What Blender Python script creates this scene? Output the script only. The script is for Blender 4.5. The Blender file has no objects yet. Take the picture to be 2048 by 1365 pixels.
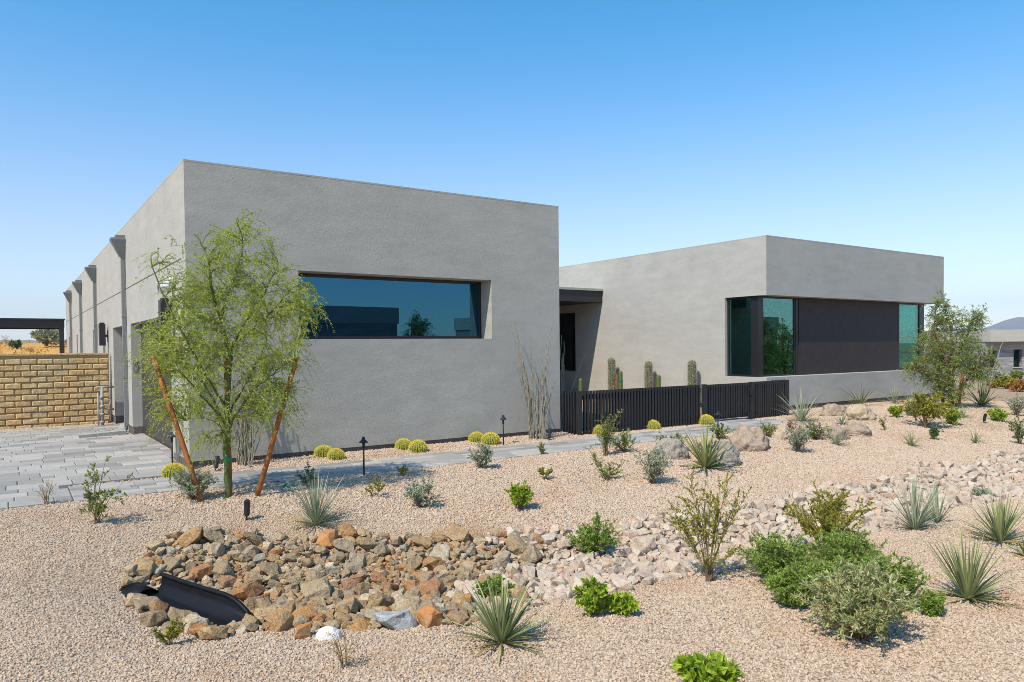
import bpy, math, random
import numpy as np
from mathutils import Vector, Matrix

# ------------------------------------------------------------------ frame
sc = bpy.context.scene
COL = sc.collection
rng = np.random.default_rng(7)
SUN_E, SKY_E, EXPO, DUST, OZ = 3.65, 0.15, 0.52, 0.3, 3.0
HAZE = 0.00014
FPX, PITCH, ROLL, CYP = 1468.127, -0.0237337, -0.0101833, 729.205
PSI = 0.5982195
CX0, CY0 = -4.923, 11.1414
EYE = 1.83
W1, ZT, S2, T2, W2, ZT2, L1 = 7.154, 4.706, 14.492, 0.42, 9.566, 4.737, 29.25
cF = np.array([math.cos(PSI), math.sin(PSI)])
cB = np.array([-math.sin(PSI), math.cos(PSI)])
CC = np.array([CX0, CY0])

def ss(a, b, x):
    k = np.clip((x - a) / (b - a), 0, 1)
    return k * k * (3 - 2 * k)

def to_st(x, y):
    dx, dy = x - CX0, y - CY0
    return dx * cF[0] + dy * cF[1], dx * cB[0] + dy * cB[1]

def W(s, t, z=None):
    x = CX0 + s * cF[0] + t * cB[0]
    y = CY0 + s * cF[1] + t * cB[1]
    return Vector((x, y, hst(s, t) if z is None else z))

SW_S = np.array([-3.0, -1.6, 0, 1.9, 4, 7, 10, 13, 20, 60])
SW_T = np.array([-4.4, -4.75, -5.2, -6.05, -6.4, -6.5, -6.6, -6.8, -7.2, -9.0])
SW_W = np.array([1.0, 1.0, 1.6, 1.2, 0.95, 0.85, 0.9, 0.95, 1.0, 1.0])

def swale(s, t):
    c = np.interp(s, SW_S, SW_T)
    w = np.interp(s, SW_S, SW_W)
    return (t - c) / w

def hst(s, t):
    s = np.asarray(s, float); t = np.asarray(t, float)
    z = -0.26 * ss(-2.1, -5.2, t)
    d = swale(s, t)
    end = ss(-2.2, -0.9, s)
    z = z - 0.24 * np.exp(-(d * 0.95) ** 2 * 1.3) * end
    z = z - 0.10 * ss(2, 9, t) * ss(0.6, -0.2, s)
    z = z + 0.10 * np.exp(-(((s - 17.5) / 4.0) ** 2 + ((t + 3.0) / 1.8) ** 2))
    z = z + 0.05 * ss(-0.8, -0.15, t) * ss(0.0, 0.4, s) * ss(8.2, 7.0, s) * ss(0.8, 0.4, t)
    x = CX0 + s * cF[0] + t * cB[0]; y = CY0 + s * cF[1] + t * cB[1]
    far = ss(24, 46, y) * ss(14, 26, x)
    z = z - 0.62 * far
    z = z + 2.75 * np.exp(-(((x + 42) / 22) ** 2 + ((y - 64) / 15) ** 2))
    # small undulation away from the paving
    und = 0.018 * np.sin(s * 1.7 + t * 0.9) * np.sin(t * 1.9 - s * 0.6) + 0.012 * np.sin(s * 3.9 - t * 2.7)
    z = z + und * ss(-2.3, -3.3, t)
    return z if z.shape else float(z)

def cam_axes():
    f = Vector((0, math.cos(PITCH), math.sin(PITCH))); r = Vector((1, 0, 0)); u = r.cross(f)
    c, s = math.cos(ROLL), math.sin(ROLL)
    return c * r + s * u, -s * r + c * u, f
CR, CU, CFW = cam_axes()

def ray(px, py):
    return CFW + CR * ((px - 1024) / FPX) + CU * ((CYP - py) / FPX)

def G(px, py):
    """the point of the ground seen at a pixel of the photograph, and metres per pixel there"""
    d = ray(px, py)
    def g(k):
        p = d * k
        s, t = to_st(p.x, p.y)
        return EYE + p.z - hst(s, t)
    k0, k = 1.0, 1.0
    while k < 400 and g(k) > 0:
        k0 = k; k *= 1.02
    a, b = k0, k
    for _ in range(40):
        m = (a + b) / 2
        if g(m) > 0: a = m
        else: b = m
    p = d * b
    s, t = to_st(p.x, p.y)
    return Vector((p.x, p.y, hst(s, t))), b / FPX

# ------------------------------------------------------------------ materials
class NT:
    def __init__(self, name):
        self.m = bpy.data.materials.new(name); self.m.use_nodes = True
        self.t = self.m.node_tree; self.n = self.t.nodes; self.l = self.t.links
        self.n.clear()
        self.out = self.n.new('ShaderNodeOutputMaterial')
    def new(self, typ, **kw):
        nd = self.n.new('ShaderNode' + typ)
        for k, v in kw.items():
            if k in nd.inputs: 
                nd.inputs[k].default_value = v
            else: setattr(nd, k, v)
        return nd
    def ln(self, a, b): self.l.new(a, b)
    def ramp(self, fac, stops, interp='LINEAR'):
        r = self.n.new('ShaderNodeValToRGB'); r.color_ramp.interpolation = interp
        el = r.color_ramp.elements
        while len(el) < len(stops): el.new(0.5)
        for e, (p, c) in zip(el, stops):
            e.position = p; e.color = (*c, 1) if len(c) == 3 else c
        if fac is not None: self.ln(fac, r.inputs[0])
        return r
    def pos(self): return self.new('NewGeometry').outputs['Position']
    def noise(self, scale, detail=4, rough=0.55, vec=None):
        n = self.new('TexNoise'); n.inputs['Scale'].default_value = scale
        n.inputs['Detail'].default_value = detail; n.inputs['Roughness'].default_value = rough
        self.ln(vec if vec is not None else self.pos(), n.inputs['Vector'])
        return n
    def bump(self, h, strength, dist, normal=None):
        b = self.new('Bump'); b.inputs['Strength'].default_value = strength; b.inputs['Distance'].default_value = dist
        self.ln(h, b.inputs['Height'])
        if normal is not None: self.ln(normal, b.inputs['Normal'])
        return b.outputs['Normal']
    def mix(self, f, a, b, mode='MIX'):
        x = self.new('Mix', data_type='RGBA', blend_type=mode)
        for v, i in ((f, 0), (a, 6), (b, 7)):
            if isinstance(v, (int, float)): x.inputs[i].default_value = v
            elif isinstance(v, tuple): x.inputs[i].default_value = (*v, 1)
            else: self.ln(v, x.inputs[i])
        return x.outputs[2]
    def principled(self, col, rough=0.8, normal=None, metal=0.0, spec=0.3):
        p = self.new('BsdfPrincipled')
        if isinstance(col, tuple): p.inputs['Base Color'].default_value = (*col, 1)
        else: self.ln(col, p.inputs['Base Color'])
        p.inputs['Roughness'].default_value = rough; p.inputs['Metallic'].default_value = metal
        p.inputs['Specular IOR Level'].default_value = spec
        if normal is not None: self.ln(normal, p.inputs['Normal'])
        self.ln(p.outputs[0], self.out.inputs[0])
        return p

def simple(name, col, rough=0.6, metal=0.0, spec=0.4, var=0.15, scale=30, bump=0.0):
    k = NT(name)
    n = k.noise(scale)
    c2 = tuple(max(0, c * (1 - var)) for c in col); c3 = tuple(min(1, c * (1 + var)) for c in col)
    r = k.ramp(n.outputs[0], [(0.3, c2), (0.7, c3)])
    nm = k.bump(n.outputs[0], bump, 0.01) if bump else None
    k.principled(r.outputs[0], rough, nm, metal, spec)
    return k.m

def stucco(name, col, b1=0.55, fine=130):
    k = NT(name)
    p = k.pos()
    n1 = k.noise(0.9, 5, 0.6); n2 = k.noise(5.0, 6, 0.62); n3 = k.noise(fine, 3, 0.7); n4 = k.noise(32, 3, 0.6)
    mp = k.new('Mapping'); k.ln(p, mp.inputs[0]); mp.inputs['Scale'].default_value = (1.2, 1.2, 5.0)
    n5 = k.noise(1.1, 4, 0.6, mp.outputs[0])
    a = k.ramp(n1.outputs[0], [(0.3, tuple(c * 0.80 for c in col)), (0.7, tuple(c * 1.13 for c in col))])
    b = k.mix(0.5, a.outputs[0], k.ramp(n2.outputs[0], [(0.3, tuple(c * 0.9 for c in col)), (0.7, tuple(c * 1.08 for c in col))]).outputs[0])
    b = k.mix(0.36, b, k.ramp(n5.outputs[0], [(0.35, tuple(c * 0.85 for c in col)), (0.65, tuple(c * 1.12 for c in col))]).outputs[0])
    nm = k.bump(n2.outputs[0], 0.25, 0.022)
    nm = k.bump(n4.outputs[0], b1 * 0.6, 0.010, nm)
    nm = k.bump(n3.outputs[0], b1, 0.0055, nm)
    k.principled(b, 0.92, nm, 0, 0.15)
    return k.m

def leafmat(name, dark, mid, light, trans=0.35, rough=0.55):
    k = NT(name)
    dark, mid, light = [tuple(min(.8, c * 1.18) for c in q) for q in (dark, mid, light)]
    at = k.new('Attribute', attribute_name='tint')
    r = k.ramp(at.outputs['Fac'], [(0.0, dark), (0.5, mid), (1.0, light)])
    p = k.principled(r.outputs[0], rough, None, 0, 0.3)
    tr = k.new('BsdfTranslucent'); k.ln(r.outputs[0], tr.inputs[0])
    mx = k.new('MixShader'); mx.inputs[0].default_value = trans
    k.ln(p.outputs[0], mx.inputs[1]); k.ln(tr.outputs[0], mx.inputs[2]); k.ln(mx.outputs[0], k.out.inputs[0])
    return k.m

def glass(name, gl, fac, tint):
    k = NT(name)
    g = k.new('BsdfGlossy'); g.inputs['Color'].default_value = (*gl, 1); g.inputs['Roughness'].default_value = 0.0
    t = k.new('BsdfTransparent'); t.inputs[0].default_value = (*tint, 1)
    lw = k.new('LayerWeight'); lw.inputs[0].default_value = 0.35
    ma = k.new('Math', operation='MULTIPLY_ADD'); k.ln(lw.outputs['Fresnel'], ma.inputs[0]); ma.inputs[1].default_value = 0.6; ma.inputs[2].default_value = fac
    mx = k.new('MixShader'); k.ln(ma.outputs[0], mx.inputs[0]); k.ln(t.outputs[0], mx.inputs[1]); k.ln(g.outputs[0], mx.inputs[2])
    k.ln(mx.outputs[0], k.out.inputs[0])
    return k.m

GRAV = [(0.0, (0.351, 0.254, 0.173)), (0.16, (0.486, 0.357, 0.238)), (0.34, (0.554, 0.416, 0.283)), (0.52, (0.520, 0.376, 0.255)),
        (0.68, (0.621, 0.487, 0.344)), (0.82, (0.473, 0.371, 0.270)), (0.92, (0.533, 0.344, 0.210)), (1.0, (0.648, 0.544, 0.411))]

def ground_mat():
    k = NT('gravel_ground')
    p = k.pos()
    v = k.new('TexVoronoi'); v.inputs['Scale'].default_value = 46; k.ln(p, v.inputs['Vector'])
    sep = k.new('SeparateColor'); k.ln(v.outputs['Color'], sep.inputs[0])
    r = k.ramp(sep.outputs[0], GRAV)
    edge = k.ramp(v.outputs['Distance'], [(0.3, (1.0, 0.98, 0.95)), (0.85, (0.46, 0.43, 0.40))])  # cell rims darkened: shade of the gaps between pebbles put into the colour
    c = k.mix(1.0, r.outputs[0], edge.outputs[0], 'MULTIPLY')
    n = k.noise(0.8, 4); dirt = k.ramp(n.outputs[0], [(0.54, (0, 0, 0)), (0.70, (1, 1, 1))])
    c = k.mix(dirt.outputs[0], c, k.mix(0.6, c, (0.42, 0.24, 0.12)))
    # dry golden grassland beyond the lot wall
    sx = k.new('SeparateXYZ'); k.ln(p, sx.inputs[0])
    m1 = k.new('MapRange'); k.ln(sx.outputs['Y'], m1.inputs[0]); m1.inputs[1].default_value = 34; m1.inputs[2].default_value = 42
    m2 = k.new('MapRange'); k.ln(sx.outputs['X'], m2.inputs[0]); m2.inputs[1].default_value = 6; m2.inputs[2].default_value = -6
    mm = k.new('Math', operation='MULTIPLY'); k.ln(m1.outputs[0], mm.inputs[0]); k.ln(m2.outputs[0], mm.inputs[1])
    n2 = k.noise(1.6, 8, 0.75)
    gold = k.ramp(n2.outputs[0], [(0.3, (0.22, 0.11, 0.035)), (0.42, (0.50, 0.26, 0.065)), (0.6, (0.68, 0.38, 0.11)), (0.75, (0.30, 0.17, 0.06))])
    c = k.mix(mm.outputs[0], c, gold.outputs[0])
    # open desert far away
    ln = k.new('VectorMath', operation='LENGTH'); k.ln(p, ln.inputs[0])
    m3 = k.new('MapRange'); k.ln(ln.outputs['Value'], m3.inputs[0]); m3.inputs[1].default_value = 70; m3.inputs[2].default_value = 140
    n3 = k.noise(0.05, 8, 0.7)
    des = k.ramp(n3.outputs[0], [(0.35, (0.16, 0.15, 0.08)), (0.6, (0.36, 0.27, 0.16))])
    c = k.mix(m3.outputs[0], c, des.outputs[0])
    nm = k.bump(v.outputs['Distance'], -0.9 if False else 0.9, -0.012) if False else None
    inv = k.new('Math', operation='SUBTRACT'); inv.inputs[0].default_value = 1; k.ln(v.outputs['Distance'], inv.inputs[1])
    nm = k.bump(inv.outputs[0], 0.9, 0.012)
    k.principled(c, 0.95, nm, 0, 0.1)
    return k.m

def pebble_mat():
    k = NT('gravel_pebble')
    oi = k.new('ObjectInfo')
    r = k.ramp(oi.outputs['Random'], GRAV)
    n = k.noise(0.8, 4); dirt = k.ramp(n.outputs[0], [(0.54, (0, 0, 0)), (0.70, (1, 1, 1))])
    c = k.mix(dirt.outputs[0], r.outputs[0], k.mix(0.55, r.outputs[0], (0.42, 0.25, 0.13)))
    n2 = k.noise(160, 3)
    c = k.mix(0.3, c, k.ramp(n2.outputs[0], [(0.3, (0.35, 0.26, 0.2)), (0.7, (0.75, 0.63, 0.53))]).outputs[0])
    k.principled(c, 0.95, None, 0, 0.1)
    return k.m

def rock_mat(name, stops, speck, spk=0.35, sc1=9, bump=0.5):
    k = NT(name)
    oi = k.new('ObjectInfo')
    at = k.new('Attribute', attribute_name='tint')
    ad = k.new('Math', operation='ADD'); k.ln(at.outputs['Fac'], ad.inputs[0]); k.ln(oi.outputs['Random'], ad.inputs[1])
    fr = k.new('Math', operation='FRACT'); k.ln(ad.outputs[0], fr.inputs[0])
    r = k.ramp(fr.outputs[0], stops)
    n = k.noise(sc1, 7, 0.65); n2 = k.noise(70, 4, 0.7)
    c = k.mix(k.ramp(n.outputs[0], [(0.42, (0, 0, 0)), (0.62, (0.75, 0.75, 0.75))]).outputs[0], r.outputs[0], speck)
    c2 = k.ramp(n2.outputs[0], [(0.35, (0.5, 0.5, 0.5)), (0.6, (1.15, 1.15, 1.15))])
    c = k.mix(spk, c, k.mix(1.0, c, c2.outputs[0], 'MULTIPLY'))
    nm = k.bump(n.outputs[0], bump, 0.05)
    nm = k.bump(n2.outputs[0], bump * 0.8, 0.008, nm)
    k.principled(c, 0.9, nm, 0, 0.15)
    return k.m

def paver_mat():
    k = NT('grey_paver')
    at = k.new('Attribute', attribute_name='tint')
    r = k.ramp(at.outputs['Fac'], [(0, (0.225, 0.212, 0.195)), (0.35, (0.31, 0.29, 0.262)), (0.7, (0.39, 0.363, 0.325)), (1, (0.47, 0.435, 0.38))])
    mp = k.new('Mapping'); k.ln(k.pos(), mp.inputs[0]); mp.inputs['Rotation'].default_value = (0, 0, -PSI); mp.inputs['Scale'].default_value = (2.2, 9, 5)
    n = k.noise(1.2, 5, 0.6, mp.outputs[0]); n2 = k.noise(90, 4)
    c = k.mix(0.28, r.outputs[0], k.ramp(n.outputs[0], [(0.35, (0.21, 0.20, 0.185)), (0.65, (0.42, 0.395, 0.355))]).outputs[0])
    k.principled(c, 0.85, k.bump(n2.outputs[0], 0.3, 0.003), 0, 0.2)
    return k.m

def block_mat():
    k = NT('tan_slump_block')
    at = k.new('Attribute', attribute_name='tint')
    r = k.ramp(at.outputs['Fac'], [(0, (0.46, 0.315, 0.155)), (0.5, (0.58, 0.41, 0.21)), (1, (0.67, 0.50, 0.275))])
    n = k.noise(14, 5); n2 = k.noise(60, 5)
    c = k.mix(0.4, r.outputs[0], k.ramp(n.outputs[0], [(0.3, (0.42, 0.27, 0.12)), (0.7, (0.72, 0.52, 0.27))]).outputs[0])
    nm = k.bump(n.outputs[0], 0.8, 0.03); nm = k.bump(n2.outputs[0], 0.5, 0.008, nm)
    k.principled(c, 0.95, nm, 0, 0.1)
    return k.m

def board_mat():
    k = NT('board_formed_block')
    mp = k.new('Mapping'); k.ln(k.pos(), mp.inputs[0]); mp.inputs['Scale'].default_value = (0.6, 0.6, 9)
    n = k.noise(1.0, 3, 0.5, mp.outputs[0])
    r = k.ramp(n.outputs[0], [(0.3, (0.20, 0.195, 0.19)), (0.7, (0.36, 0.35, 0.34))])
    k.principled(r.outputs[0], 0.9, k.bump(n.outputs[0], 0.5, 0.04), 0, 0.1)
    return k.m

M = {}
M['stucco_garage'] = stucco('grey_stucco', (0.432, 0.404, 0.350), 0.7)
M['stucco_guest'] = stucco('grey_smooth_stucco', (0.425, 0.404, 0.362), 0.4)
M['found'] = simple('foundation_strip', (0.13, 0.11, 0.095), 0.9, var=0.25)
M['coping'] = simple('parapet_flashing', (0.40, 0.385, 0.345), 0.8)
M['bronze'] = simple('dark_bronze_frame', (0.018, 0.017, 0.019), 0.35, 0.0, 0.5)
M['black_metal'] = simple('black_metal', (0.020, 0.020, 0.022), 0.42, 0.0, 0.5)
M['fence'] = simple('black_fence_metal', (0.022, 0.022, 0.024), 0.45, 0.0, 0.5)
M['beam'] = simple('dark_beam', (0.030, 0.028, 0.031), 0.5)
M['panel'] = simple('dark_brown_plaster', (0.038, 0.028, 0.0265), 0.65, var=0.2, scale=5, bump=0.05)
M['door'] = simple('bronze_garage_door', (0.040, 0.033, 0.029), 0.45, 0.0, 0.5, var=0.12, scale=2)
M['pipe_grey'] = simple('grey_painted_pipe', (0.215, 0.21, 0.20), 0.55)
M['galv'] = simple('weathered_pipe', (0.32, 0.31, 0.29), 0.6, var=0.3, scale=18)
M['white'] = simple('white_plastic', (0.75, 0.75, 0.73), 0.4)
M['concrete'] = simple('concrete', (0.33, 0.33, 0.29), 0.9, var=0.25, scale=25, bump=0.3)
M['interior'] = simple('interior_plaster', (0.10, 0.10, 0.10), 0.9)
M['roof'] = simple('roof_membrane', (0.4, 0.39, 0.37), 0.9)
M['glass_blue'] = glass('blue_tinted_glass', (0.12, 0.40, 0.64), 0.26, (0.10, 0.17, 0.17))
M['glass_teal'] = glass('teal_tinted_glass', (0.45, 0.74, 0.70), 0.22, (0.40, 0.88, 0.82))
M['glass_dark'] = glass('dark_glass', (0.3, 0.45, 0.42), 0.10, (0.05, 0.09, 0.08))
M['ground'] = ground_mat()
M['pebble'] = pebble_mat()
M['paver'] = paver_mat()
M['joint'] = simple('paver_bedding', (0.12, 0.115, 0.105), 0.95)
M['block'] = block_mat()
M['mortar'] = simple('block_mortar', (0.42, 0.28, 0.13), 0.95, bump=0.3)
M['board'] = board_mat()
M['riprap'] = rock_mat('brown_riprap', [(0, (0.206, 0.161, 0.109)), (0.10, (0.456, 0.312, 0.162)), (0.2, (0.271, 0.229, 0.157)), (0.3, (0.564, 0.426, 0.266)), (0.4, (0.369, 0.312, 0.218)),
                       (0.5, (0.379, 0.171, 0.081)), (0.58, (0.520, 0.259, 0.091)), (0.66, (0.488, 0.353, 0.190)), (0.76, (0.651, 0.530, 0.370)), (0.84, (0.293, 0.291, 0.238)), (0.92, (0.510, 0.343, 0.171)), (1, (0.369, 0.218, 0.114))], (0.412, 0.270, 0.138), 0.7, 12, 0.8)
M['granite'] = rock_mat('pale_granite', [(0, (0.485, 0.384, 0.290)), (0.2, (0.563, 0.451, 0.339)), (0.4, (0.446, 0.326, 0.238)), (0.6, (0.601, 0.509, 0.396)),
                        (0.8, (0.485, 0.403, 0.317)), (0.92, (0.543, 0.346, 0.220)), (1, (0.640, 0.566, 0.466))], (0.582, 0.442, 0.326), 0.5)
M['boulder_grey'] = rock_mat('grey_boulder', [(0, (0.33, 0.285, 0.24)), (1, (0.37, 0.32, 0.27))], (0.43, 0.37, 0.31), 0.9, 7, 0.9)
M['boulder_brown'] = rock_mat('brown_boulder', [(0, (0.36, 0.25, 0.17)), (1, (0.40, 0.29, 0.20))], (0.50, 0.40, 0.31), 0.9, 7, 0.9)
M['boulder_tan'] = rock_mat('tan_boulder', [(0, (0.50, 0.37, 0.235)), (1, (0.54, 0.40, 0.27))], (0.58, 0.48, 0.37), 0.9, 7, 0.9)
M['white_rock'] = rock_mat('white_quartz', [(0, (0.72, 0.69, 0.64)), (1, (0.76, 0.73, 0.68))], (0.68, 0.64, 0.58), 0.3)
M['orange_rock'] = rock_mat('orange_stone', [(0, (0.50, 0.20, 0.06)), (1, (0.54, 0.24, 0.08))], (0.36, 0.24, 0.14), 0.4)
M['bluegrey_rock'] = rock_mat('blue_grey_stone', [(0, (0.32, 0.33, 0.32)), (1, (0.36, 0.37, 0.36))], (0.47, 0.45, 0.42), 0.5)
M['hdpe'] = simple('black_plastic_drain', (0.007, 0.007, 0.009), 0.55, 0.0, 0.2, var=0.3, scale=12)
M['stake'] = simple('peeled_pine_stake', (0.36, 0.125, 0.028), 0.75, var=0.35, scale=14, bump=0.3)
M['bark_green'] = simple('green_bark', (0.115, 0.135, 0.035), 0.7, var=0.35, scale=22, bump=0.2)
M['bark_brown'] = simple('red_brown_bark', (0.17, 0.085, 0.045), 0.85, var=0.35, scale=30, bump=0.3)
M['twig'] = simple('grey_brown_twig', (0.20, 0.135, 0.075), 0.85, var=0.3)
M['twig_red'] = simple('red_twig', (0.26, 0.12, 0.05), 0.85, var=0.3)
M['twig_green'] = simple('green_twig', (0.24, 0.26, 0.07), 0.7, var=0.3)
M['ocotillo'] = simple('ocotillo_cane', (0.27, 0.24, 0.18), 0.9, var=0.45, scale=60, bump=0.5)
M['tie'] = simple('green_tie_tape', (0.0, 0.20, 0.13), 0.4)
M['l_palo'] = leafmat('palo_verde_leaf', (0.22, 0.265, 0.035), (0.40, 0.455, 0.075), (0.57, 0.60, 0.14), 0.5)
M['l_mesq'] = leafmat('mesquite_leaf', (0.105, 0.155, 0.035), (0.225, 0.295, 0.075), (0.41, 0.48, 0.15), 0.45)
M['l_bright'] = leafmat('bright_green_leaf', (0.125, 0.207, 0.012), (0.288, 0.380, 0.030), (0.463, 0.517, 0.060), 0.4)
M['l_green'] = leafmat('mid_green_leaf', (0.102, 0.142, 0.028), (0.210, 0.250, 0.055), (0.377, 0.405, 0.099), 0.35)
M['l_fern'] = leafmat('fern_green_leaf', (0.096, 0.163, 0.026), (0.219, 0.305, 0.054), (0.403, 0.476, 0.102), 0.35)
M['l_silver'] = leafmat('silver_green_leaf', (0.172, 0.202, 0.125), (0.310, 0.342, 0.225), (0.506, 0.515, 0.370), 0.25)
M['l_creo'] = leafmat('creosote_leaf', (0.156, 0.156, 0.017), (0.305, 0.288, 0.039), (0.481, 0.419, 0.072), 0.35)
M['l_dark'] = leafmat('dark_green_leaf', (0.053, 0.090, 0.030), (0.112, 0.158, 0.053), (0.225, 0.255, 0.090), 0.3)
M['l_white'] = leafmat('white_petal', (0.6, 0.6, 0.55), (0.72, 0.72, 0.68), (0.8, 0.8, 0.76), 0.3)
M['l_gold'] = leafmat('dry_straw', (0.28, 0.17, 0.06), (0.42, 0.28, 0.11), (0.55, 0.40, 0.19), 0.3)
M['l_gold2'] = leafmat('golden_dry_grass', (0.30, 0.15, 0.04), (0.55, 0.30, 0.085), (0.68, 0.42, 0.15), 0.3)
M['l_rust'] = leafmat('rusty_leaf', (0.25, 0.11, 0.03), (0.40, 0.19, 0.06), (0.45, 0.30, 0.10), 0.3)
M['y_grey'] = leafmat('grey_green_blade', (0.172, 0.202, 0.115), (0.282, 0.314, 0.195), (0.437, 0.448, 0.290), 0.2, 0.5)
M['y_green'] = leafmat('green_blade', (0.125, 0.150, 0.060), (0.237, 0.264, 0.110), (0.450, 0.432, 0.190), 0.2, 0.5)
M['y_yellow'] = leafmat('yellow_green_blade', (0.13, 0.15, 0.045), (0.25, 0.27, 0.09), (0.43, 0.41, 0.18), 0.2, 0.5)
M['saguaro'] = simple('saguaro_skin', (0.12, 0.135, 0.075), 0.7, var=0.3, scale=40)
M['cactus_green'] = simple('green_cactus_skin', (0.10, 0.14, 0.035), 0.6, var=0.25, scale=40)
M['barrel_skin'] = simple('barrel_skin', (0.16, 0.21, 0.035), 0.7)
M['spine_pale'] = simple('pale_spine', (0.50, 0.42, 0.31), 0.8)
M['spine_yellow'] = simple('yellow_spine', (0.84, 0.68, 0.11), 0.7, var=0.2)
M['mountain'] = simple('mountain_rock', (0.12, 0.09, 0.085), 0.95, var=0.35, scale=0.012)
M['asphalt'] = simple('asphalt', (0.05, 0.05, 0.05), 0.9)

# ------------------------------------------------------------------ geometry helpers
class Geo:
    def __init__(s): s.v = []; s.f = []; s.t = []; s.n = 0
    def add(s, verts, faces, tint=0.5):
        verts = np.asarray(verts, float).reshape(-1, 3)
        s.v.append(verts); o = s.n
        for f in faces: s.f.append([i + o for i in f])
        if np.isscalar(tint): s.t.extend([tint] * len(faces))
        else: s.t.extend(list(tint))
        s.n += len(verts)
        return s
    def box(s, a, b, tint=0.5):
        x0, y0, z0 = a; x1, y1, z1 = b
        v = [(x0, y0, z0), (x1, y0, z0), (x1, y1, z0), (x0, y1, z0), (x0, y0, z1), (x1, y0, z1), (x1, y1, z1), (x0, y1, z1)]
        return s.add(v, [(0, 3, 2, 1), (4, 5, 6, 7), (0, 1, 5, 4), (1, 2, 6, 5), (2, 3, 7, 6), (3, 0, 4, 7)], tint)
    def tube(s, pts, rad, sides=6, tint=0.5, cap=True):
        pts = [Vector(p) for p in pts]; n = len(pts)
        if np.isscalar(rad): rad = [rad] * n
        vs = []; ref = None
        for i, p in enumerate(pts):
            d = (pts[min(i + 1, n - 1)] - pts[max(i - 1, 0)])
            if d.length < 1e-9: d = Vector((0, 0, 1))
            d.normalize()
            if ref is None: ref = d.orthogonal().normalized()
            a = (ref - d * ref.dot(d))
            a = a.normalized() if a.length > 1e-6 else d.orthogonal().normalized()
            ref = a; b = d.cross(a)
            for k in range(sides):
                th = 2 * math.pi * k / sides
                vs.append(p + (a * math.cos(th) + b * math.sin(th)) * rad[i])
        fs = []
        for i in range(n - 1):
            for k in range(sides):
                k2 = (k + 1) % sides
                fs.append((i * sides + k, i * sides + k2, (i + 1) * sides + k2, (i + 1) * sides + k))
        if cap:
            fs.append(tuple(range(sides))[::-1]); fs.append(tuple((n - 1) * sides + k for k in range(sides)))
        return s.add([tuple(v) for v in vs], fs, tint)
    def lathe(s, prof, sides=16, c=(0, 0, 0), tint=0.5):
        vs = []; fs = []
        for r, z in prof:
            for k in range(sides):
                th = 2 * math.pi * k / sides
                vs.append((c[0] + r * math.cos(th), c[1] + r * math.sin(th), c[2] + z))
        for i in range(len(prof) - 1):
            for k in range(sides):
                k2 = (k + 1) % sides
                fs.append((i * sides + k, i * sides + k2, (i + 1) * sides + k2, (i + 1) * sides + k))
        fs.append(tuple(range(sides))[::-1]); fs.append(tuple((len(prof) - 1) * sides + k for k in range(sides)))
        return s.add(vs, fs, tint)
    def leaves(s, P, D, L, Wd, r, tint=None, fold=0.25):
        P = np.asarray(P, float); D = np.asarray(D, float); N = len(P)
        if N == 0: return s
        D = D / (np.linalg.norm(D, axis=1, keepdims=True) + 1e-9)
        R = r.normal(size=(N, 3)); S = np.cross(D, R); S /= (np.linalg.norm(S, axis=1, keepdims=True) + 1e-9)
        U = np.cross(S, D)
        L = np.broadcast_to(np.asarray(L, float), (N,))[:, None]; Wd = np.broadcast_to(np.asarray(Wd, float), (N,))[:, None]
        m = P + D * L * 0.45 + U * (Wd * fold)
        v = np.stack([P, m + S * Wd * 0.5, P + D * L, m - S * Wd * 0.5], 1).reshape(-1, 3)
        o = s.n + np.arange(N)[:, None] * 4 + np.array([[0, 1, 2, 3]])
        s.v.append(v); s.f.extend(o.tolist()); s.n += 4 * N
        s.t.extend((np.clip(r.normal(0.5, 0.24, N), 0, 1) if tint is None else np.broadcast_to(tint, (N,))).tolist())
        return s
    def build(s, name, mat, parent=None, smooth=False, tint=False, loc=None):
        me = bpy.data.meshes.new(name)
        V = np.concatenate(s.v) if s.v else np.zeros((0, 3))
        me.from_pydata(V.tolist(), [], s.f)
        if tint:
            a = me.attributes.new('tint', 'FLOAT', 'FACE'); a.data.foreach_set('value', np.asarray(s.t, np.float32))
        if smooth: me.polygons.foreach_set('use_smooth', np.ones(len(s.f), bool))
        me.materials.append(mat)
        o = bpy.data.objects.new(name, me); COL.objects.link(o)
        if parent is not None: o.parent = parent
        if loc is not None: o.location = loc
        return o

def tag(o, label=None, cat=None, group=None, kind=None):
    if label: o['label'] = label
    if cat: o['category'] = cat
    if group: o['group'] = group
    if kind: o['kind'] = kind
    return o

def empty(name, loc, label=None, cat=None, group=None, rz=0.0):
    o = bpy.data.objects.new(name, None); COL.objects.link(o); o.empty_display_size = 0.2
    o.location = loc; o.rotation_euler = (0, 0, rz)
    return tag(o, label, cat, group)

def copy_tree(o, parent=None):
    c = o.copy(); COL.objects.link(c)
    if parent is not None: c.parent = parent
    for ch in list(o.children): copy_tree(ch, c)
    return c

def bevel(o, w, seg=2):
    m = o.modifiers.new('bevel', 'BEVEL'); m.width = w; m.segments = seg; m.limit_method = 'ANGLE'
    return o

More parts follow.
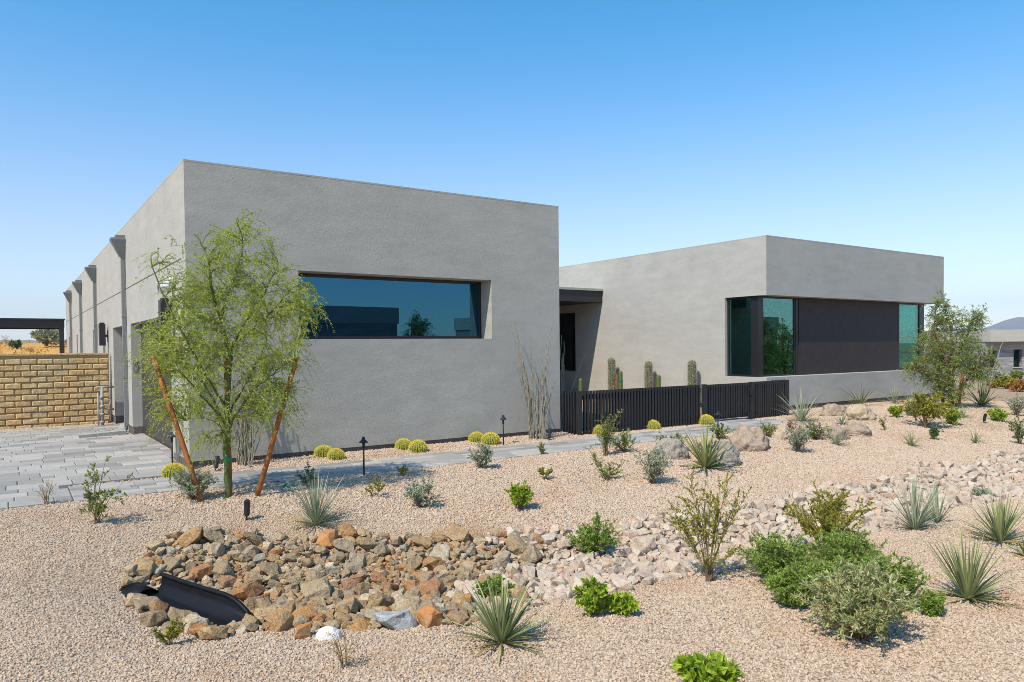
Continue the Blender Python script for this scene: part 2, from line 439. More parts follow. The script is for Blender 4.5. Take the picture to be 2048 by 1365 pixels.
def wall(g, a, b, z0, z1, th, side, holes=()):
    """wall whose outer face runs a -> b in plan; the thickness goes to `side` (+1 = left of a->b); real openings with reveals"""
    a = Vector((a[0], a[1])); b = Vector((b[0], b[1])); L = (b - a).length; u = (b - a) / L; n = Vector((-u.y, u.x)) * side
    us = sorted({0, L, *[h[0] for h in holes], *[h[1] for h in holes]}); zs = sorted({z0, z1, *[h[2] for h in holes], *[h[3] for h in holes]})
    def P(q, z, d): w = a + u * q + n * d; return (w.x, w.y, z)
    def inh(q, z): return any(h[0] < q < h[1] and h[2] < z < h[3] for h in holes)
    for i in range(len(us) - 1):
        for j in range(len(zs) - 1):
            if inh((us[i] + us[i + 1]) / 2, (zs[j] + zs[j + 1]) / 2): continue
            for d in (0, th):
                g.add([P(us[i], zs[j], d), P(us[i + 1], zs[j], d), P(us[i + 1], zs[j + 1], d), P(us[i], zs[j + 1], d)], [(0, 1, 2, 3)])
    def band(q0, za, q1, zb): g.add([P(q0, za, 0), P(q1, zb, 0), P(q1, zb, th), P(q0, za, th)], [(0, 1, 2, 3)])
    band(0, z1, L, z1)
    if not any(h[2] <= z0 + 1e-6 for h in holes): band(0, z0, L, z0)
    band(0, z0, 0, z1); band(L, z0, L, z1)
    for h in holes:
        if h[2] > z0 + 1e-6: band(h[0], h[2], h[1], h[2])
        band(h[0], h[3], h[1], h[3]); band(h[0], h[2], h[0], h[3]); band(h[1], h[2], h[1], h[3])
    return g

# ------------------------------------------------------------------ ground
def axis(lo, hi, a, b, fine, n):
    """fine spacing in [a, b], growing outside to lo / hi"""
    mid = list(np.arange(a, b + 1e-6, fine))
    def out(start, end):
        q = np.linspace(0, 1, n + 1)[1:]
        d = abs(end - start)
        g = (np.exp(q * 7.2) - 1) / (math.exp(7.2) - 1) * d
        g = np.maximum(g, fine * np.arange(1, n + 1))
        return start + np.sign(end - start) * g
    return np.array(sorted(list(out(a, lo)) + mid + list(out(b, hi))))

S_ax = axis(-6500, 6500, -7, 22, 0.16, 46); T_ax = axis(-6500, 6500, -13.5, 1.0, 0.12, 46)
SS, TT = np.meshgrid(S_ax, T_ax)
ZZ = hst(SS, TT)
XX = CX0 + SS * cF[0] + TT * cB[0]; YY = CY0 + SS * cF[1] + TT * cB[1]
nS, nT = len(S_ax), len(T_ax)
gg = Geo(); idx = np.arange(nS * nT).reshape(nT, nS)
gg.v.append(np.stack([XX, YY, ZZ], -1).reshape(-1, 3)); gg.n = nS * nT
q = np.stack([idx[:-1, :-1], idx[:-1, 1:], idx[1:, 1:], idx[1:, :-1]], -1).reshape(-1, 4)
gg.f = q.tolist(); gg.t = [0.5] * len(gg.f)
tag(gg.build('ground', M['ground'], smooth=True), 'pinkish tan gravel ground sloping to a dry swale', 'ground', kind='structure')

# regions in plan
def path_band(s):
    return np.interp(s, [-2.6, -0.3, 1.9, 12.9], [-1.62, -1.68, -2.03, -2.0]), np.interp(s, [-1.6, -0.3, 1.8, 6.5, 12.9], [-0.52, -0.6, -0.79, -0.86, -0.86])
def on_paving(s, t):
    lo, hi = path_band(s)
    path = (s > -2.6) & (s < 12.9) & (t > lo) & (t < hi)
    gate = (s > 11.05) & (s < 12.6) & (t > -1.0) & (t < 4)
    drive = (s < -1.6) & (t > -1.62) & (t < 9.55) | (s < 0.2) & (t > -0.42 + 0 * s) & (t < 9.55)
    house = (s > -0.05) & (s < W1) & (t > -0.02)
    guest = (s > S2) & (t > T2)
    return path | drive | house | guest | gate
def rockbed(s, t, grow=0.0):
    d = swale(s, t)
    wob = 0.14 * np.sin(s * 2.3) + 0.1 * np.sin(s * 5.1 + t * 3)
    return (np.abs(d + wob * 0.6) < 0.98 + grow) & (s > -1.35 + 0.25 * np.abs(d)) & (s < 21)

# ------------------------------------------------------------------ gravel (stuff, geometry nodes)
def gravel(name, pts, rad, seed, label):
    me = bpy.data.meshes.new(name); me.from_pydata(pts.tolist(), [], [])
    me.materials.append(M['pebble'])
    o = bpy.data.objects.new(name, me); COL.objects.link(o)
    tag(o, label, 'gravel', kind='stuff')
    ng = bpy.data.node_groups.new(name, 'GeometryNodeTree')
    ng.interface.new_socket('Geometry', in_out='INPUT', socket_type='NodeSocketGeometry')
    ng.interface.new_socket('Geometry', in_out='OUTPUT', socket_type='NodeSocketGeometry')
    N = ng.nodes; Lk = ng.links
    gi = N.new('NodeGroupInput'); go = N.new('NodeGroupOutput')
    ico = N.new('GeometryNodeMeshIcoSphere'); ico.inputs['Radius'].default_value = rad; ico.inputs['Subdivisions'].default_value = 2
    nz = N.new('ShaderNodeTexNoise'); nz.inputs['Scale'].default_value = 0.75 / rad; nz.inputs['Detail'].default_value = 1
    sub = N.new('ShaderNodeVectorMath'); sub.operation = 'SUBTRACT'; sub.inputs[1].default_value = (0.5, 0.5, 0.5)
    sca = N.new('ShaderNodeVectorMath'); sca.operation = 'SCALE'; sca.inputs['Scale'].default_value = rad * 2.2
    sp = N.new('GeometryNodeSetPosition')
    sm = N.new('GeometryNodeSetMaterial'); sm.inputs['Material'].default_value = M['pebble']
    iop = N.new('GeometryNodeInstanceOnPoints')
    rr = N.new('FunctionNodeRandomValue'); rr.data_type = 'FLOAT_VECTOR'; rr.inputs[1].default_value = (6.28, 6.28, 6.28); rr.inputs['Seed'].default_value = seed
    rs = N.new('FunctionNodeRandomValue'); rs.data_type = 'FLOAT_VECTOR'; rs.inputs[0].default_value = (0.7, 0.7, 0.6); rs.inputs[1].default_value = (1.4, 1.25, 1.1); rs.inputs['Seed'].default_value = seed + 5
    mp = N.new('GeometryNodeMeshToPoints')
    Lk.new(gi.outputs[0], mp.inputs[0]); Lk.new(nz.outputs['Color'], sub.inputs[0]); Lk.new(sub.outputs[0], sca.inputs[0])
    Lk.new(ico.outputs[0], sp.inputs[0]); Lk.new(sca.outputs[0], sp.inputs['Offset']); Lk.new(sp.outputs[0], sm.inputs[0])
    Lk.new(mp.outputs[0], iop.inputs['Points']); Lk.new(sm.outputs[0], iop.inputs['Instance'])
    Lk.new(rr.outputs[0], iop.inputs['Rotation']); Lk.new(rs.outputs[0], iop.inputs['Scale']); Lk.new(iop.outputs[0], go.inputs[0])
    md = o.modifiers.new('scatter', 'NODES'); md.node_group = ng
    return o

def gravel_points(n, smin, smax, tmin, tmax, ymax, ymin, sink):
    s = rng.uniform(smin, smax, n); t = rng.uniform(tmin, tmax, n)
    x = CX0 + s * cF[0] + t * cB[0]; y = CY0 + s * cF[1] + t * cB[1]
    # only what the camera could see, with a margin for a step to the side
    ok = (y > ymin) & (y <= ymax) & (np.abs(x) < 0.74 * y + 1.3) & ~on_paving(s, t)
    keep = ok & ~(rockbed(s, t, -0.25))
    s, t, x, y = s[keep], t[keep], x[keep], y[keep]
    return np.stack([x, y, hst(s, t) + rng.uniform(-sink, sink * 0.7, len(s))], -1)
pts = gravel_points(720000, -6.5, 12, -11.5, 0.4, 8.6, 3.2, 0.008)
gravel('gravel', pts, 0.0088, 3, 'loose pinkish tan gravel pebbles covering the near ground')
pts = np.concatenate([gravel_points(480000, -3, 22, -9.5, 0.9, 16.5, 8.6, 0.009), gravel_points(9000, -6, 0, 9.5, 10.2, 30, 8.6, 0.006), gravel_points(160000, 6, 26, -9.5, 0.9, 22.5, 16.5, 0.006)])
gravel('gravel', pts, 0.0135, 9, 'loose pinkish tan gravel pebbles beside the path and boulders')

# ------------------------------------------------------------------ paving
def paving(name, cells, label):
    g = Geo(); gb = Geo()
    for (s0, s1, t0, t1) in cells:
        gp = 0.0048; z = lambda a, b: hst(a, b) + 0.022
        gt = .008; c = [(s0 + gp, t0 + gt), (s1 - gp, t0 + gt), (s1 - gp, t1 - gt), (s0 + gp, t1 - gt)]
        ch = 0.009
        ci = [(s0 + gp + ch, t0 + gt + ch), (s1 - gp - ch, t0 + gt + ch), (s1 - gp - ch, t1 - gt - ch), (s0 + gp + ch, t1 - gt - ch)]
        jit = rng.normal(0, 0.0012)
        v = [tuple(W(a, b, z(a, b) + jit)) for a, b in ci] + [tuple(W(a, b, z(a, b) - ch * 0.7)) for a, b in c] + [tuple(W(a, b, z(a, b) - 0.07)) for a, b in c]
        f = [(0, 1, 2, 3)] + [(4 + i, 4 + (i + 1) % 4, (i + 1) % 4, i) for i in range(4)] + [(8 + i, 8 + (i + 1) % 4, 4 + (i + 1) % 4, 4 + i) for i in range(4)]
        g.add(v, f, float(np.clip(rng.normal(0.55, 0.36), 0, 1)))
    return tag(g.build(name, M['paver'], tint=True), label, name.replace('_', ' '), kind='structure')

def rows(s0f, s1f, t0, t1, depths, lens):
    cells = []; t = t0
    while t < t1 - 0.05:
        d = float(rng.choice(depths)); d = min(d, t1 - t)
        if t1 - t - d < 0.08: d = t1 - t
        sa, sb = s0f(t + d / 2), s1f(t + d / 2); s = sa - rng.uniform(0, 0.3)
        while s < sb:
            l = float(rng.choice(lens)); a, b = max(s, sa), min(s + l, sb)
            if b - a > 0.1: cells.append((a, b, t, t + d))
            s += l
        t += d
    return cells
cells = rows(lambda t: -9.0, lambda t: -1.62 if t < -0.42 else (0.17 if 1.45 < t < 6.3 or 7.25 < t < 9.7 else -0.03), -1.62, 9.5, [0.23, 0.3, 0.38], [0.3, 0.46, 0.46, 0.6])
paving('driveway', cells, 'driveway of long grey pavers in front of the garage doors')
g0 = Geo()
cells = []
s = -1.6
cells = []
for i in range(6):                      # courses follow the gently bending path
    s = -1.62 - rng.uniform(0, 0.14)
    while s < 12.9:
        l = float(rng.choice([0.3, 0.46, 0.6])); a, b = max(s, -1.62), min(s + l, 12.9)
        if b > a + 0.1:
            lo, hi = path_band((a + b) / 2)
            w = (hi - lo) / 6
            cells.append((a, b, lo + i * w, lo + (i + 1) * w))
        s += l
cells += rows(lambda t: 11.1, lambda t: 12.55, -0.86, 3.0, [0.2, 0.3], [0.3, 0.46, 0.6])
paving('path', cells, 'narrow grey paver path running along the house to the gate')
gb = Geo()                              # bedding under the joints
for (a, b, c, d) in [(-9, -1.62, -1.61, 9.5), (-1.62, -0.03, -0.42, 9.5)]:
    for t0 in np.arange(c, d, 0.5):
        t1 = min(t0 + 0.5, d)
        gb.add([tuple(W(x, y, hst(x, y) + 0.012)) for x, y in ((a, t0), (b, t0), (b, t1), (a, t1))], [(0, 1, 2, 3)])
for s0 in np.arange(-1.6, 12.9, 0.5):
    s1 = min(s0 + 0.5, 12.9)
    (l0, h0), (l1, h1) = path_band(s0), path_band(s1)
    gb.add([tuple(W(x, y, hst(x, y) + 0.010)) for x, y in ((s0, l0 + .02), (s1, l1 + .02), (s1, h1 - .02), (s0, h0 - .02))], [(0, 1, 2, 3)])
tag(gb.build('pavement_bedding', M['joint']), 'dark sand bedding in the paver joints', 'pavement', kind='structure')

# ------------------------------------------------------------------ house
HO = (CX0, CY0, 0.0)
house = empty('house', HO, 'single storey grey stucco house with flat parapets and dark bronze openings', 'house', rz=PSI)
TH = 0.45
WIN = (1.722, 5.495, 1.995, 3.125)
g = Geo()
wall(g, (0, 0), (W1, 0), 0.13, ZT, TH, 1, [WIN])
g.build('front_wall', M['stucco_garage'], house)
g = Geo()
GAR1, GAR2 = (1.40, 6.34, -0.2, 2.43), (7.25, 9.75, -0.2, 2.43)
SL = [(11.75, 12.35, 0.3, 2.5), (14.85, 15.5, 0.3, 2.52), (22.1, 22.75, 0.3, 2.5), (26.8, 27.5, 0.3, 2.5)]
wall(g, (0, 0.455), (0, L1), 0.13, ZT, 0.30, -1, [(h[0] - .455, h[1] - .455, max(h[2], 0.1301) if h[2] > 0 else 0.13, h[3]) for h in [GAR1, GAR2] + SL])
g.build('side_wall', M['stucco_garage'], house)
g = Geo()
wall(g, (W1, 0.455), (W1, L1), 0.13, ZT, 0.3, 1); wall(g, (0.31, L1 - 0.3), (W1 - 0.31, L1 - 0.3), 0.13, ZT, 0.295, 1)
g.build('back_wall', M['stucco_garage'], house)
g = Geo(); g.box((0.31, 0.46, 4.2), (W1 - 0.31, L1 - 0.31, 4.35)); g.box((S2 + 0.35, T2 + 0.35, 4.2), (S2 + W2 - 0.35, T2 + 15.6, 4.35))
g.build('roof', M['roof'], house)
g = Geo()
e = 0.0022
for a, b in [((-e, -e), (W1 + e, 0.46)), ((-e, 0.46), (0.31, L1)), ((W1 - 0.31, 0.46), (W1 + e, L1))]:
    g.box((a[0], a[1], ZT - 0.018), (b[0], b[1], ZT + 0.008))
for a, b in [((S2 - e, T2 - e), (S2 + W2 + e, T2 + 0.35)), ((S2 - e, T2 + 0.35), (S2 + 0.35, T2 + 16)), ((S2 + W2 - 0.35, T2 + 0.35), (S2 + W2 + e, T2 + 16))]:
    g.box((a[0], a[1], ZT2 - 0.018), (b[0], b[1], ZT2 + 0.008))
g.build('parapet_cap', M['stucco_garage'], house)
g = Geo()                                # dark stem-wall strip showing below the stucco
g.box((0.02, 0.02, -0.5), (W1 - 0.02, 0.4, 0.128))
for t0, t1 in [(0.4, 1.40), (6.34, 7.25), (9.75, L1)]: g.box((0.02, t0, -0.5), (0.28, t1, 0.128))
g.box((W1 - 0.3, 0.4, -0.5), (W1 - 0.02, L1, 0.128))
g.box((S2 + 0.02, T2 + 0.02, -0.9), (S2 + W2 - 0.02, T2 + 0.28, 0.128)); g.box((S2 + 0.02, T2 + 0.28, -0.5), (S2 + 0.28, T2 + 16, 0.128)); g.box((S2 + W2 - .28, T2 + 0.28, -0.9), (S2 + W2 - 0.02, T2 + 16, 0.128))
g.build('foundation', M['found'], house)
g = Geo(); g.box((0.3, 0.4, -0.3), (W1 - 0.3, L1 - 0.3, 0.005)); g.box((S2 + .28, T2 + .28, -0.3), (S2 + W2 - .28, T2 + 15.9, 0.02))
g.build('floor_slab', M['concrete'], house)

# studio window in the garage wing
def window(name, rect, plane, depth, fr, gm, parent=house, mull=()):
    """rect (u0,u1,z0,z1); plane 's' = faces t (front), 't' = faces s (side)"""
    u0, u1, z0, z1 = rect
    P = (lambda u, d, z: (u, d, z)) if plane == 's' else (lambda u, d, z: (d, u, z))
    def bx(g, ua, ub, za, zb, da, db):
        a = P(ua, da, za); b = P(ub, db, zb)
        g.box(tuple(min(x, y) for x, y in zip(a, b)), tuple(max(x, y) for x, y in zip(a, b)))
    g = Geo(); d0, d1 = depth, depth + 0.07
    bx(g, u0, u1, z1 - fr, z1, d0, d1); bx(g, u0, u1, z0, z0 + fr, d0, d1); bx(g, u0, u0 + fr, z0 + fr, z1 - fr, d0, d1); bx(g, u1 - fr, u1, z0 + fr, z1 - fr, d0, d1)
    for m in mull: bx(g, m - fr / 2, m + fr / 2, z0 + fr, z1 - fr, d0, d1)
    w = g.build(name, M['bronze'], parent)
    g = Geo(); bx(g, u0 + fr, u1 - fr, z0 + fr, z1 - fr, d0 + 0.03, d0 + 0.036)
    gq = g.build('pane', gm, w)
    return w
window('window', (WIN[0] + .002, WIN[1] - .002, WIN[2] + .002, WIN[3] - .002), 's', TH - 0.07, 0.055, M['glass_blue'])
g = Geo(); g.box((0.3, 5.6, 0.0), (W1 - 0.3, 5.7, 4.2)); g.box((0.62, 0.46, 0.0), (0.66, 5.6, 4.2)); g.build('interior_wall', M['interior'], house)
g = Geo(); g.tube([(1.2, 2.4, 2.86), (4.2, 2.4, 2.86)], 0.028, 6); g.tube([(4.2, 2.42, 2.86), (4.2, 2.42, 3.9)], 0.028, 6); g.build('door_track', M['white'], house)

# garage doors and narrow slots in the side wall
for (t0, t1, z0, z1) in (GAR1, GAR2):
    d = Geo(); n = 4; zz = np.linspace(hst(0.2, t0) - 0.02, z1, n + 1)
    for i in range(n): d.box((0.20, t0 + 0.02, zz[i] + 0.006), (0.25, t1 - 0.02, zz[i + 1] - 0.006))
    dr = bevel(d.build('garage_door', M['door'], house), 0.006)
    s_ = Geo(); s_.box((0.262, t0, -0.2), (0.29, t1, z1)); s_.build('door_seal', M['black_metal'], dr)
for (t0, t1, z0, z1) in SL:
    window('narrow_window', (t0 + .002, t1 - .002, z0, z1 - .002), 't', 0.18, 0.04, M['glass_dark'])
# control joint reveal along the side wall
g = Geo(); g.box((-0.004, 0.35, 3.243), (0.01, L1, 3.262)); g.build('control_joint', M['found'], house)

# downspouts with conductor heads
for i, t in enumerate((7.0, 13.95, 19.6, 25.2)):
    g = Geo(); r = 0.04
    zb = hst(-0.05, t) + 0.16
    g.box((-0.095, t - r, zb), (-0.015, t + r, 4.06))
    if i == 0:
        pts = []
        for k in range(7):
            a = k / 6 * math.radians(68)
            pts.append((-0.055 - 0.16 * (1 - math.cos(a)), t, zb - 0.16 * math.sin(a)))
        pts.insert(0, (-0.055, t, zb + 0.02)); pts.append((pts[-1][0] - 0.07, t, pts[-1][2] - 0.015))
        g.tube(pts, 0.045, 8)
    ds = bevel(g.build('downspout', M['pipe_grey'], house), 0.008)
    for zz in (1.2, 2.6): 
        st_ = Geo(); st_.box((-0.100, t - r - 0.006, zz), (-0.003, t + r + 0.008, zz + 0.03)); st_.build('strap', M['pipe_grey'], ds)
    h = Geo()
    v = [(-0.30, t - .15, 4.36), (-0.012, t - .16, 4.36), (-0.012, t + .16, 4.36), (-0.30, t + .15, 4.36), (-0.12, t - .055, 3.98), (-0.012, t - .055, 3.98), (-0.012, t + .055, 3.98), (-0.12, t + .055, 3.98),
         (-0.30, t - .15, 4.40), (-0.012, t - .16, 4.40), (-0.012, t + .16, 4.40), (-0.30, t + .15, 4.40)]
    h.add(v, [(4, 5, 1, 0), (5, 6, 2, 1), (6, 7, 3, 2), (7, 4, 0, 3), (4, 7, 6, 5), (0, 1, 9, 8), (1, 2, 10, 9), (2, 3, 11, 10), (3, 0, 8, 11), (8, 9, 10, 11)])
    h.box((-0.20, t - .11, 4.402), (0.0, t + .11, 4.47))
    h.build('conductor_head', M['pipe_grey'], ds)

# wall lights, camera, keypad, conduit
for t, zc, h_, w_ in ((1.02, 2.44, 0.42, 0.17), (10.95, 2.28, 0.60, 0.15)):
    g = Geo(); g.box((-0.22, t - 0.11, zc - h_ / 2), (-0.22 + w_, t + 0.11, zc + h_ / 2)); g.box((-0.20, t - .07, zc + h_ / 2), (-.09, t + .07, zc + h_ / 2 + .03))
    wl = bevel(g.build('wall_lamp', M['black_metal'], house), 0.006)
    a = Geo(); a.box((-0.07, t - 0.03, zc - 0.07), (-0.02, t + 0.03, zc + 0.0)); a.box((-0.022, t - 0.05, zc - 0.2), (-0.002, t + 0.05, zc + 0.12)); a.build('bracket', M['black_metal'], wl)
g = Geo()
t = 1.1; z = 2.86
g.tube([(-0.05, t, z + .04), (-0.10, t - .02, z), (-0.20, t - .03, z - .02), (-.22, t - .03, z - .022)], [0.075, 0.08, 0.085, 0.06], 12)
g.box((-0.25, t - .09, z + .06), (-0.08, t + .03, z + .075))
cam_o = g.build('security_camera', M['white'], house)
a = Geo(); a.tube([(-0.002, t, z + .1), (-0.045, t, z + .1)], 0.065, 12); a.tube([(-0.02, t, z + .08), (-.08, t, z + .03)], 0.03, 8); a.build('mount', M['white'], cam_o)
a = Geo(); a.tube([(-.221, t - .03, z - .022), (-.227, t - .03, z - .0225)], 0.05, 12); a.build('lens', M['black_metal'], cam_o)
g = Geo(); g.box((0.03, 6.32, 1.36), (0.13, 6.338, 1.62)); g.box((0.05, 6.312, 1.52), (0.11, 6.32, 1.60)); bevel(g.build('keypad', M['pipe_grey'], house), 0.004)
g = Geo(); 
for d in (0, .16):
    g.tube([(-0.02, 0.95 - d, 0.02), (-0.03, 0.95 - d, 0.5 - d * .5), (-0.03, 0.72 - d, 0.52 - d * .5), (-0.03, .70 - d, 0.18)], 0.013, 6)
g.build('conduit', M['pipe_grey'], house)

# ---- guest wing: low wall, fascia, corner glazing
ZL, ZS = 0.94, 3.155
g = Geo()
wall(g, (S2, T2), (S2 + W2, T2), 0.13, ZL, 0.3, 1); wall(g, (S2 + W2, T2 + .3), (S2 + W2, T2 + 16), 0.13, ZL, 0.3, 1)
wall(g, (S2, T2), (S2 + W2, T2), ZS, ZT2, 0.34, 1); wall(g, (S2 + W2, T2 + .34), (S2 + W2, T2 + 16), ZS, ZT2, 0.3, 1)
g.box((S2 + .302, T2 + .302, ZL - .06), (S2 + W2 - .302, T2 + .9, ZL)); 
g.box((S2 + .345, T2 + .345, ZS), (S2 + W2 - .305, T2 + 15.9, ZS + .1))
g.build('fascia_wall', M['stucco_guest'], house)
g = Geo()
wall(g, (S2, T2 + .3), (S2, T2 + 16), 0.13, ZL, 0.3, -1, )
wall(g, (S2, T2 + .34), (S2, T2 + 16), ZS, ZT2, 0.3, -1)
wall(g, (S2, T2 + 1.385), (S2, T2 + 16), ZL, ZS, 0.3, -1, [(6.67, 8.6, ZL + .001, 3.05)])
g.build('court_wall', M['stucco_guest'], house)
g = Geo(); wall(g, (S2 + W2 - .58, T2 + 2.6), (S2 + W2 - .58, T2 + 16), ZL, ZS, 0.25, 1); wall(g, (S2 + .3, T2 + 15.7), (S2 + W2 - .6, T2 + 15.7), .13, ZT2, .3, 1)
g.build('back_wall', M['stucco_guest'], house)
DG = 0.36                                # glazing line behind the front face
window('corner_window', (S2 + 0.30, S2 + 1.80, ZL + .001, ZS - .001), 's', T2 + DG, 0.05, M['glass_teal'])
window('corner_window', (T2 + DG + 0.16, T2 + 1.383, ZL + .001, ZS - .001), 't', S2 + 0.10, 0.05, M['glass_teal'])
for a_, b_, c_ in ((S2 + 0.10, S2 + 0.30, .02), (S2 + W2 - .83, S2 + W2 - .58, 0)):
    g = Geo(); g.box((a_, T2 + DG - c_, ZL + .001), (b_, T2 + DG + 0.16, ZS - .001)); g.build('corner_post', M['bronze'], house)
g = Geo(); g.box((S2 + 1.80, T2 + DG - .015, ZL + .001), (S2 + 1.91, T2 + DG + .1, ZS - .001)); g.build('window_jamb', M['bronze'], house)
g = Geo(); g.box((S2 + 1.912, T2 + DG - .035, ZL + .001), (S2 + 7.33, T2 + DG + .12, ZS - .001)); g.build('infill_panel', M['panel'], house)
window('corner_window', (S2 + 7.332, S2 + W2 - .832, ZL + .001, ZS - .001), 's', T2 + DG, 0.05, M['glass_teal'])
window('corner_window', (T2 + DG + .162, T2 + 2.598, ZL + .001, ZS - .001), 't', S2 + W2 - .65, 0.05, M['glass_teal'])
window('entry_window', (T2 + 1.385 + 6.672, T2 + 1.385 + 8.598, ZL + .003, 3.048), 't', S2 + 0.12, 0.05, M['glass_dark'])
g = Geo(); g.box((S2 + 0.32, T2 + 5.0, 0.02), (S2 + W2 - .9, T2 + 5.1, ZS)); g.box((S2 + 6.2, T2 + .6, .02), (S2 + 6.3, T2 + 5.0, ZS)); g.build('interior_wall', M['interior'], house)
g = Geo()
for i in range(5): g.box((S2 + .22 + i * .125, T2 - .006, .80), (S2 + .22 + i * .125 + .08, T2 + .01, .865))
g.build('wall_vent', M['black_metal'], house)
# ---- entry canopy
g = Geo(); g.box((W1 + .002, 7.0, 3.32), (S2 - .002, 12.6, 3.70))
cn = g.build('entry_canopy', M['beam'], house)
g = Geo(); g.box((W1 + .002, 6.95, 3.70), (S2 - .002, 12.6, 3.775)); g.build('drip_edge', M['coping'], cn)
g = Geo(); wall(g, (W1 + .01, 12.61), (S2 - .01, 12.61), 0.0, 4.4, 0.3, 1, [(3.0, 4.4, 0.001, 2.6)]); g.build('entry_wall', M['stucco_guest'], house)
g = Geo(); g.box((W1 + 3.01, 12.75, 0.0), (W1 + 4.41, 12.8, 2.6)); dd = g.build('front_door', M['panel'], house)
g = Geo(); g.tube([(W1 + 3.2, 12.72, .8), (W1 + 3.2, 12.72, 1.6)], .015, 8); g.build('handle', M['black_metal'], dd)

# patio cover beyond the garage wing
pc = empty('patio_cover', W(-5.0, 31.0, 0), 'flat black steel patio cover at the far end of the garage wing', 'patio cover', rz=PSI)
g = Geo(); g.box((-8, -1.8, 2.98), (4.92, -1.6, 3.33)); g.box((-8, 1.6, 2.98), (4.92, 1.8, 3.33)); g.build('beam', M['black_metal'], pc)
g = Geo(); g.box((-8.1, -1.9, 3.332), (4.95, 1.9, 3.40)); g.build('roof', M['black_metal'], pc)
for x in (4.70, -7.9):
    g = Geo(); g.box((x, -1.79, -1.0), (x + .2, -1.6, 2.978)); g.build('post', M['black_metal'], pc)

# ------------------------------------------------------------------ block garden wall
bw = empty('block_wall', W(-0.06, 10.3, -0.2), 'tan slump block garden wall closing off the driveway', 'wall', rz=PSI)
g = Geo(); gm = Geo()
course, bl = 0.152, 0.345
gm.box((-9, 0.03, -0.3), (0.0, 0.17, 1.93))
k = 0; z = 0.03
for c in range(12):
    x = -9.0 - (0.2 if c % 2 else 0)
    while x < 0:
        a, b = max(x, -9), min(x + bl, 0.0)
        if b - a > 0.06:
            j = rng.normal(0, 0.004, 8); y0 = -0.004 + rng.normal(0, .004); bz = rng.normal(0, .004)
            v = [(a + .004, y0 + .016 + j[0], z + .012 + bz), (b - .004, y0 + .016 + j[1], z + .012 + bz), (b - .004, y0 + .02 + j[2], z + course - .005), (a + .004, y0 + .02 + j[3], z + course - .005)]
            mid = [(a + .03, y0 + j[4] - .012, z + .03), (b - .03, y0 + j[5] - .012, z + .03), (b - .03, y0 + j[6] - .01, z + course - .03), (a + .03, y0 + j[7] - .01, z + course - .03)]
            bk = [(p[0], .032, p[2]) for p in v]
            g.add(v + mid + bk, [(4, 5, 6, 7)] + [(i, (i + 1) % 4, 4 + (i + 1) % 4, 4 + i) for i in range(4)] + [(8 + i, 8 + (i + 1) % 4, (i + 1) % 4, i) for i in range(4)], float(np.clip(rng.normal(.5, .22), 0, 1)))
        x += bl
    z += course
blo = g.build('block_face', M['block'], bw, tint=True)
gm.build('core', M['mortar'], bw)
g = Geo(); x = -9.0
while x < 0:
    b = min(x + bl, 0.0); g.box((x + .003, -0.02, 1.932), (b - .003, 0.2, 1.985 + rng.normal(0, .002)), float(rng.uniform(.2, .6))); x += bl
bevel(g.build('cap', M['block'], bw, tint=True), 0.01)

# water riser beside the wall
wr = empty('backflow_riser', W(-0.30, 9.62), 'weathered grey water pipe riser standing against the house by the block wall', 'pipe', rz=PSI)
g = Geo(); g.tube([(0, 0, -.2), (0, 0, 1.0)], .035, 10); g.tube([(-.09, 0, -.2), (-.09, 0, .86)], .02, 8); g.tube([(-.14, 0, 1.0), (.27, 0, 1.0)], .024, 8); g.tube([(0, 0, .42), (.27, 0, .42)], .024, 8); g.build('pipe', M['galv'], wr, smooth=True)
for z in (0.1, .3, .5, .74):
    g = Geo(); g.tube([(0, 0, z - .035), (0, 0, z + .035)], .056, 10); g.build('coupling', M['galv'], wr, smooth=True)
g = Geo(); g.tube([(.18, -.02, .42), (.18, -.02, .66)], .018, 8); g.tube([(.10, -.02, .66), (.20, -.02, .66)], .018, 8); g.tube([(.10, -.02, .66), (.07, -.02, .60)], .014, 8); g.build('hose_bib', M['galv'], wr, smooth=True)
# splash block under the first downspout
sb = empty('splash_block', W(-0.42, 6.62), 'grey concrete splash block under the nearest downspout', 'splash block', rz=PSI)
g = Geo(); g.add([(-.62, -.22, .0), (.30, -.16, 0), (.30, .16, 0), (-.62, .22, 0), (-.62, -.22, .06), (.30, -.16, .10), (.30, .16, .10), (-.62, .22, .06), (-.60, -.17, .045), (.26, -.11, .06), (.26, .11, .06), (-.60, .17, .045)],
      [(0, 1, 5, 4), (1, 2, 6, 5), (2, 3, 7, 6), (3, 0, 4, 7), (4, 5, 9, 8), (5, 6, 10, 9), (6, 7, 11, 10), (7, 4, 8, 11), (8, 9, 10, 11)])
g.build('basin', M['concrete'], sb)
sb.location.z += 0.02

# ------------------------------------------------------------------ fence and gate
FT = -0.45
def fence_run(root, s0, s1, z0=0.03, z1=0.915, sp=0.088):
    g = Geo(); s = s0
    while s <= s1 + 1e-6:
        g.box((s - .022, FT - .016, z0 + rng.uniform(-.004, .004)), (s + .022, FT + .03, z1)); s += sp
    g.build('slat_panel', M['fence'], root)
    for za, zb in ((0.74, 0.84), (0.10, 0.15)):
        g = Geo(); g.box((s0 - .02, FT + .032, za), (s1 + .02, FT + .07, zb)); g.build('rail', M['fence'], root)
fl = empty('fence', HO, 'low black vertical slat fence left of the gate', 'fence', rz=PSI)
fence_run(fl, 7.43, 10.93)
g = Geo()
for tt in np.arange(-0.385, 0.05, 0.088): g.box((7.20, tt - .02, .03), (7.26, tt + .02, .915))
g.build('slat_panel', M['fence'], fl)
g = Geo(); g.box((7.262, FT + .07, .74), (7.30, .02, .84)); g.build('rail', M['fence'], fl)
